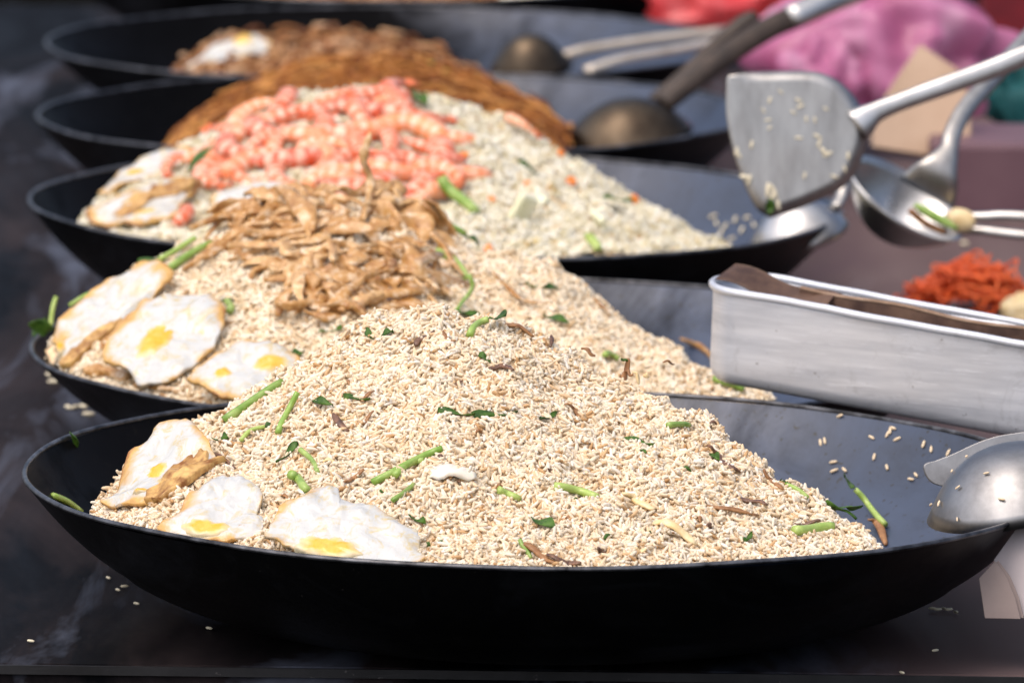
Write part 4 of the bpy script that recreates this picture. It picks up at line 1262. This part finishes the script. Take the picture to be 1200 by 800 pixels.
root = empty('turner', pc); tag(root, 'steel turner edge showing behind the upside down ladle', 'turner', GL)
kid('blade', V, Fc, M['steel_dull'], root)
hp = smooth_path([at(1225, 522, 5.80), at(1260, 505, 5.82), at(1420, 440, 5.9)], 12); V, Fc = sweep(hp, np.linspace(.011, .008, 12), .004, n=10); kid('handle', V, Fc, M['steel'], root)

# big turner
YS = 6.86
NS = (.03, -.98, .16)
pc = at(935, 168, YS)
out = [(851.5, 100), (853, 89.5), (853.6, 88.6), (863, 87), (880, 85), (920, 83), (957, 84), (982, 94), (1001, 112), (1014, 136), (1018, 158), (1008, 192), (990, 218), (950, 239), (912, 252.5), (903, 255), (899, 253), (884, 240), (864, 192), (852, 141)]
def flw(q):
    x, y = q
    w = np.clip((x - 862) / 40, 0, 1) * (1 - .25 * np.clip((y - 150) / 60, 0, 1))
    return w
V, Fc, onpl = plate(out, pc, NS, .0016, flw, .0065, 120, .86)
root = empty('turner', pc); tag(root, 'large rice flecked steel turner blade standing upright at the upper right', 'turner', GL)
kid('blade', V, Fc, M['steel'], root)
hp = smooth_path([onpl((1004, 148)), onpl((1026, 132)), onpl((1060, 118)), onpl((1110, 100)), onpl((1160, 82)), onpl((1205, 64)), onpl((1330, 16)), onpl((1480, -40))], 40)
wv = np.interp(np.linspace(0, 1, 40), [0, .06, .14, .25, .45, 1], [.0145, .0125, .0085, .0072, .0078, .009])
V, Fc = sweep(hp, wv, wv * .55, n=14, up=unit(NS), power=.8); kid('handle', V, Fc, M['steel_b'], root)
nS = unit(NS)
for x, y, s in [(902, 118, 1), (936, 118, 1), (938, 125, 1.1), (945, 140, .9), (955, 141, .9), (900, 141, .9), (902, 150, .8), (936, 162, 1.1), (958, 160, 1.2), (960, 168, 1.2), (966, 178, 1.6), (970, 181, 1.4), (881, 170, 1.2), (863, 178, 1.3), (866, 182, 1.2), (874, 208, 1.8), (878, 211, 1.5), (900, 224, 1.9), (906, 230, 1.7), (912, 240, 1.5), (903, 218, 1.3), (978, 207, 1.1), (994, 183, 1.2), (990, 198, 1.0), (943, 206, 1.0), (930, 132, .9), (915, 108, .8), (895, 130, .8), (908, 226, 1.6), (968, 128, .8)]:
    loose(onpl((x, y)) + nS * .0004, nS, 'rice grain stuck to the face of the large turner blade', 'grains stuck to the large turner', 'rice3', d=np.array([rng.normal(), 0, rng.normal() * 1.5]), s=s * .95)
V, Fc = leaf_mesh(onpl((901, 250)) + nS * .002, onpl((904, 232)) - onpl((901, 250)), nS, .013, .004, 3)
tag(solo('leaf_scrap', V, Fc, M['leaf']), 'dark leaf stuck to the lower corner of the large turner blade', 'vegetable')

# ladle behind the turner
c = at(1062, 232, 7.0)
root = empty('ladle', c); tag(root, 'bright steel ladle bowl lying behind the large turner', 'ladle', GL)
V, Fc = bowl_shell(c, (-.50, .30, -.80), (1, -.1, -.5), .056, .050, .040, power=2.2)
kid('ladle_bowl', V, Fc, M['steel_b'], root)
hp = smooth_path([at(1086, 226, 6.985), at(1100, 200, 6.98), at(1112, 176, 6.99), at(1116, 158, 7.0), at(1130, 130, 7.02), at(1160, 95, 7.05), at(1205, 45, 7.1), at(1300, -60, 7.2)], 30)
V, Fc = sweep(hp, np.interp(np.linspace(0, 1, 30), [0, .10, .2, .3, 1], [.026, .021, .013, .0075, .0075]), .004, n=12, up=(0, -1, .2)); kid('handle', V, Fc, M['steel'], root)
V, Fc = sweep(smooth_path([at(1072, 240, 6.94), at(1092, 252, 6.935), at(1122, 268, 6.93)], 9), [.002, .003, .004, .004, .004, .004, .004, .003, .002], .003, n=8, up=(0, -1, 0))
tag(solo('vegetable_stem', V, Fc, M['stem']), 'olive green stem caught on the edge of the bright ladle', 'vegetable')
V, Fc = sweep(smooth_path([at(1066, 246, 6.945), at(1085, 262, 6.94), at(1108, 272, 6.935)], 9), .003, .002, n=8, up=(0, -1, 0))
tag(solo('fried_shred', V, Fc, M['brown_bit']), 'orange brown shred under the olive stem on the bright ladle', 'fried shred')
# steel tongs
root = empty('tongs', at(1135, 262, 6.98)); tag(root, 'pair of bright tong arms pointing right below the ladle', 'tongs')
for y0, y1 in ((252, 258), (268, 280)):
    V, Fc = sweep(smooth_path([at(1108, y0 + 2, 6.99), at(1150, y0 + 2, 6.98), at(1205, y1 - 4, 6.97), at(1420, y1 + 14, 6.93)], 16), .0042, .003, n=10, up=(0, -1, .3)); kid('tong_arm', V, Fc, M['steel_b'], root)
V, Fc = sweep(smooth_path([at(1110, 256, 6.968), at(1125, 258, 6.966), at(1142, 262, 6.964)], 8), [.004, .008, .0095, .01, .01, .0095, .008, .004], .006, n=10, up=(0, -1, 0))
tag(solo('egg_flake', V, Fc, M['tan_flake']), 'cream lump of egg on the tong tips', 'egg flake')

# ladle in the prawn pan
c = at(936, 276, 7.08)
root = empty('ladle', c); tag(root, 'shiny ladle bowl in the prawn pan beneath the large turner', 'ladle', GL)
V, Fc = bowl_shell(c, (-.25, -.25, .93), (1, 0, .2), .043, .038, .030); kid('ladle_bowl', V, Fc, M['steel_b'], root)
hp = smooth_path([c + np.array([.03, .01, .022]), c + np.array([.036, .02, .032]), c + np.array([.038, .03, .045]), c + np.array([.036, .04, .058])], 14); V, Fc = sweep(hp, .006, .004, n=10); kid('handle', V, Fc, M['steel'], root)
# tarnished ladle in the noodle pan
c = at(736, 158, 7.78)
root = empty('ladle', c); tag(root, 'tarnished brown ladle with a dark wooden handle in the noodle pan', 'ladle', GL)
V, Fc = bowl_shell(c, (-.12, -.25, .95), (1, 0, .12), .060, .048, .034); kid('ladle_bowl', V, Fc, M['steel_old'], root)
hp = smooth_path([at(778, 122, 7.79), at(800, 104, 7.80), at(850, 66, 7.83), at(900, 34, 7.86), at(940, 16, 7.88)], 20); V, Fc = sweep(hp, np.linspace(.0095, .0115, 20), .007, n=12, up=(0, -1, .3)); kid('handle', V, Fc, M['dark_wood'], root)
hp = smooth_path([at(925, 22, 7.872), at(965, 4, 7.89), at(1010, -14, 7.92)], 8); V, Fc = sweep(hp, .012, .0075, n=12, up=(0, -1, .3)); kid('ferrule', V, Fc, M['steel_b'], root)
hp = smooth_path([at(765, 120, 7.95), at(800, 92, 7.96), at(850, 46, 7.97), at(886, 18, 7.98)], 16)
V, Fc = sweep(hp, np.interp(np.linspace(0, 1, 16), [0, .9, 1], [.007, .0095, .006]), .007, n=12, up=(0, -1, .3)); tag(solo('wooden_stick', V, Fc, M['dark_wood']), 'dark wooden stick crossing behind the tarnished ladle', 'stick', GL)
# scoop in the fifth pan
c = at(622, 80, 8.42)
root = empty('ladle', c); tag(root, 'blurred brown stained ladle with pale handle in the fifth pan', 'ladle', GL)
V, Fc = bowl_shell(c, (-.1, -.3, .94), (1, 0, .1), .042, .036, .036); kid('ladle_bowl', V, Fc, M['steel_old'], root)
hp = smooth_path([at(660, 66, 8.43), at(690, 58, 8.44), at(770, 46, 8.47), at(856, 36, 8.5)], 14); V, Fc = sweep(hp, .0052, .004, n=10, up=(0, -1, .3)); kid('handle', V, Fc, M['warm_steel'], root)
hp = smooth_path([at(686, 84, 8.36), at(730, 70, 8.38), at(800, 58, 8.42), at(850, 46, 8.45)], 14); V, Fc = sweep(hp, .0052, .004, n=10, up=(0, -1, .3)); tag(solo('metal_rod', V, Fc, M['warm_steel']), 'pale metal rod under the handle of the blurred ladle', 'rod', GL)
V, Fc = sweep(smooth_path([at(585, 3, 9.0), at(620, 0, 9.0), at(660, 0, 9.0)], 9), [.006, .012, .014, .015, .015, .014, .013, .01, .005], .009, n=10)
tag(solo('egg_flake', V, Fc, M['white_flake']), 'white egg piece at the right of the farthest pan', 'egg flake')

# ------------------------------------------------------------------ rubber bands, bags, cartons at the right
base = atz(1135, 368, 0.0)
for i in range(120):
    a = np.linspace(0, 2 * math.pi, 26, endpoint=False)
    rx, ry = rng.uniform(.014, .028), rng.uniform(.006, .014)
    rr = rng.uniform(0, 1) ** .6; th = rng.uniform(0, 6.28)
    ox, oy = .050 * rr * math.cos(th), .045 * rr * math.sin(th); oz = .003 + rng.uniform(.55, 1) * .046 * (1 - rr ** 1.8)
    P = np.stack([rx * np.cos(a), ry * np.sin(a) * (1 + .35 * np.sin(2 * a + i)), .003 * np.sin(3 * a + i)], 1)
    e = np.array(Euler((rng.normal(0, .22), rng.normal(0, .22), rng.uniform(0, 6.28))).to_matrix())
    P = P @ e.T; P = P + base + np.array([ox, oy, oz]); P[:, 2] = np.maximum(P[:, 2], .0012)
    Pc = np.vstack([P, P[:1]]); 
    T = np.roll(P, -1, 0) - np.roll(P, 1, 0); T /= np.linalg.norm(T, axis=1)[:, None]
    Bn = np.cross(T, (0.1, .2, 1)); Bn /= np.linalg.norm(Bn, axis=1)[:, None] + 1e-9; Nn = np.cross(Bn, T)
    V = np.concatenate([P + Bn * (.0011 * math.cos(q)) + Nn * (.0011 * math.sin(q)) for q in np.linspace(0, 2 * math.pi, 6, endpoint=False)])
    Fc = [(j * 26 + k, j * 26 + (k + 1) % 26, ((j + 1) % 6) * 26 + (k + 1) % 26, ((j + 1) % 6) * 26 + k) for j in range(6) for k in range(26)]
    tag(solo('rubber_band', V, Fc, M['rubber']), 'orange rubber band in the pile behind the aluminium tray', 'rubber band', 'rubber bands piled behind the tray')

def crumple(name, c, size, m, seed, label, cat, subdiv=5, amp=.28, freq=2.2):
    import bmesh
    bm = bmesh.new(); bmesh.ops.create_icosphere(bm, subdivisions=subdiv, radius=1)
    V = np.array([v.co[:] for v in bm.verts]); Fc = [tuple(v.index for v in f.verts) for f in bm.faces]; bm.free()
    r = 1 + amp * fbm(V, freq * .6, 2, seed)
    for s in range(3):
        r = r - amp * 1.1 / (s + 1) ** 1.4 * np.abs(vnoise(V * (1, 1, .45), freq * 1.7 ** s, seed + 7 * s)) 
    V = V * r[:, None] * np.asarray(size)
    # creases pulled towards the knot
    V[:, 2] = np.maximum(V[:, 2], -size[2] * .75)
    V = V + c
    return tag(solo(name, V, Fc, M[m], True), label, cat)
c = atz(1050, 130, 0.0); 
crumple('plastic_bag', at(1055, 62, 8.35), (.150, .09, .075), 'bag_pink', 5, 'crumpled pink plastic bag behind the large turner', 'plastic bag')
crumple('plastic_bag', at(965, 95, 8.30), (.055, .05, .05), 'bag_pink', 15, 'smaller bunched pink bag corner left of the carton', 'plastic bag')
crumple('plastic_bag', at(855, 4, 9.05), (.105, .06, .035), 'bag_red', 9, 'crumpled red plastic bag at the top behind the wooden handles', 'plastic bag')
# kraft carton: an open folded sleeve
def sheet(pts_img, Y, n, th, name, m, label, cat, fold=None):
    c = at(*np.mean(np.array(pts_img, float), 0), Y); n = unit(n)
    B = []
    for p in pts_img:
        d = ray(*p); B.append(CAM + d * (np.dot(c - CAM, n) / np.dot(d, n)))
    B = np.array(B); k = len(B)
    V = np.concatenate([B, B - n * th]); Fc = [tuple(range(k)), tuple(k + i for i in range(k))[::-1]] + [(i, k + i, k + (i + 1) % k, (i + 1) % k) for i in range(k)]
    o = solo(name, V, Fc, M[m], False); b_ = o.modifiers.new('edge', 'BEVEL'); b_.width = min(.0008, th * .3); b_.segments = 1
    return tag(o, label, cat)
sheet([(1078, 52), (1132, 88), (1138, 168), (1086, 182), (1022, 172), (1020, 140), (1050, 92)], 7.95, (-.2, -.9, .35), .012, 'kraft_packet', 'kraft', 'plain tan paper packet leaning on the pink bag', 'packet')
V, Fc = box(at(1160, 196, 7.86), .14, .12, .074); V[:, 2] -= V[:, 2].min() - .0
V, Fc = box((at(1190, 200, 7.9)[0], 7.95, .035), .16, .16, .07)
o = solo('pink_box', V, Fc, M['mauve'], False); b_ = o.modifiers.new('edge', 'BEVEL'); b_.width = .006; b_.segments = 3; tag(o, 'dusty pink plastic box low at the right edge behind the tongs', 'box')
crumple('teal_cloth', at(1192, 112, 8.25), (.04, .05, .045), 'teal', 19, 'dark teal cloth at the right edge under the pink bag', 'cloth', 4)
V, Fc = box((at(1205, 30, 8.6)[0], 8.75, .09), .08, .12, .18); o = solo('red_box', V, Fc, M['darkred'], False); b_ = o.modifiers.new('edge', 'BEVEL'); b_.width = .006; b_.segments = 3
tag(o, 'dark red box in the upper right corner beside the pink bag', 'box')
crumple('cream_sponge', atz(1212, 372, 0.022), (.034, .03, .026), 'tan_flake', 29, 'cream coloured lump at the right edge beside the rubber bands', 'sponge', 4, .2)

# wrapping paper under the rim at the lower right
for i, (pts, Y, n, m, l) in enumerate([
    ([(1147, 677), (1166, 657), (1180, 676), (1190, 700), (1196, 725), (1154, 724)], 5.60, (-.1, -.92, .35), 'paper', 'grey brown paper under the right end of the front pan'),
    ([(1164, 656), (1200, 606), (1260, 590), (1260, 728), (1198, 722), (1186, 690)], 5.615, (-.25, -.85, .45), 'paper_pale', 'pale wrapping paper behind the grey brown paper')]):
    for j in range(3 if i else 2):
        nm = ['', 'second leaf of the ', 'third leaf of the '][j]
        sheet([(a + j * 4, b - j * 1) for a, b in pts], Y + j * .004, n, .0012, 'wrapping_paper', m, nm + l, 'paper')['group'] = 'wrapping papers at the lower right'

# ------------------------------------------------------------------ camera, light
cam = bpy.data.cameras.new('camera'); co = bpy.data.objects.new('camera', cam); COL.objects.link(co)
co.location = Vector(CAM)
co.rotation_euler = (Matrix.Rotation(math.radians(90) - PITCH, 3, 'X') @ Matrix.Rotation(ROLL, 3, 'Z')).to_euler()
cam.lens = 300; cam.sensor_width = 36; cam.clip_end = 200; cam.clip_start = .1
cam.dof.use_dof = True; cam.dof.focus_distance = 5.70; cam.dof.aperture_fstop = .30 / .0235
S.camera = co

W = bpy.data.worlds.new('World'); S.world = W; W.use_nodes = True
nt = W.node_tree; bg = nt.nodes['Background']
sky = nt.nodes.new('ShaderNodeTexSky'); sky.sky_type = 'NISHITA'; sky.sun_disc = False
SUN_EL, SUN_AZ = math.radians(60), math.radians(222)      # azimuth clockwise from +Y: behind the camera, left
sky.sun_elevation = SUN_EL; sky.sun_rotation = SUN_AZ; sky.dust_density = 6; sky.air_density = .7; sky.ozone_density = .6
nt.links.new(sky.outputs[0], bg.inputs['Color']); bg.inputs['Strength'].default_value = .15
sd = np.array([math.sin(SUN_AZ) * math.cos(SUN_EL), math.cos(SUN_AZ) * math.cos(SUN_EL), math.sin(SUN_EL)])
L = bpy.data.lights.new('sun', 'SUN'); L.energy = 1.0; L.angle = math.radians(140); L.color = (1, .985, .96)
lo = bpy.data.objects.new('sun', L); COL.objects.link(lo)
lo.rotation_euler = Vector(sd).to_track_quat('Z', 'Y').to_euler()
lo.location = (-2, 2, 4)

S.view_settings.view_transform = 'Standard'; S.view_settings.look = 'None'; S.view_settings.exposure = 0.47; S.view_settings.gamma = 1
S.render.engine = 'CYCLES'
S.cycles.use_denoising = True
try: S.cycles.denoiser = 'OPENIMAGEDENOISE'
except Exception: pass
S.cycles.use_adaptive_sampling = True; S.cycles.adaptive_threshold = .01
S.cycles.max_bounces = 8; S.cycles.diffuse_bounces = 6; S.cycles.glossy_bounces = 3; S.cycles.transmission_bounces = 4
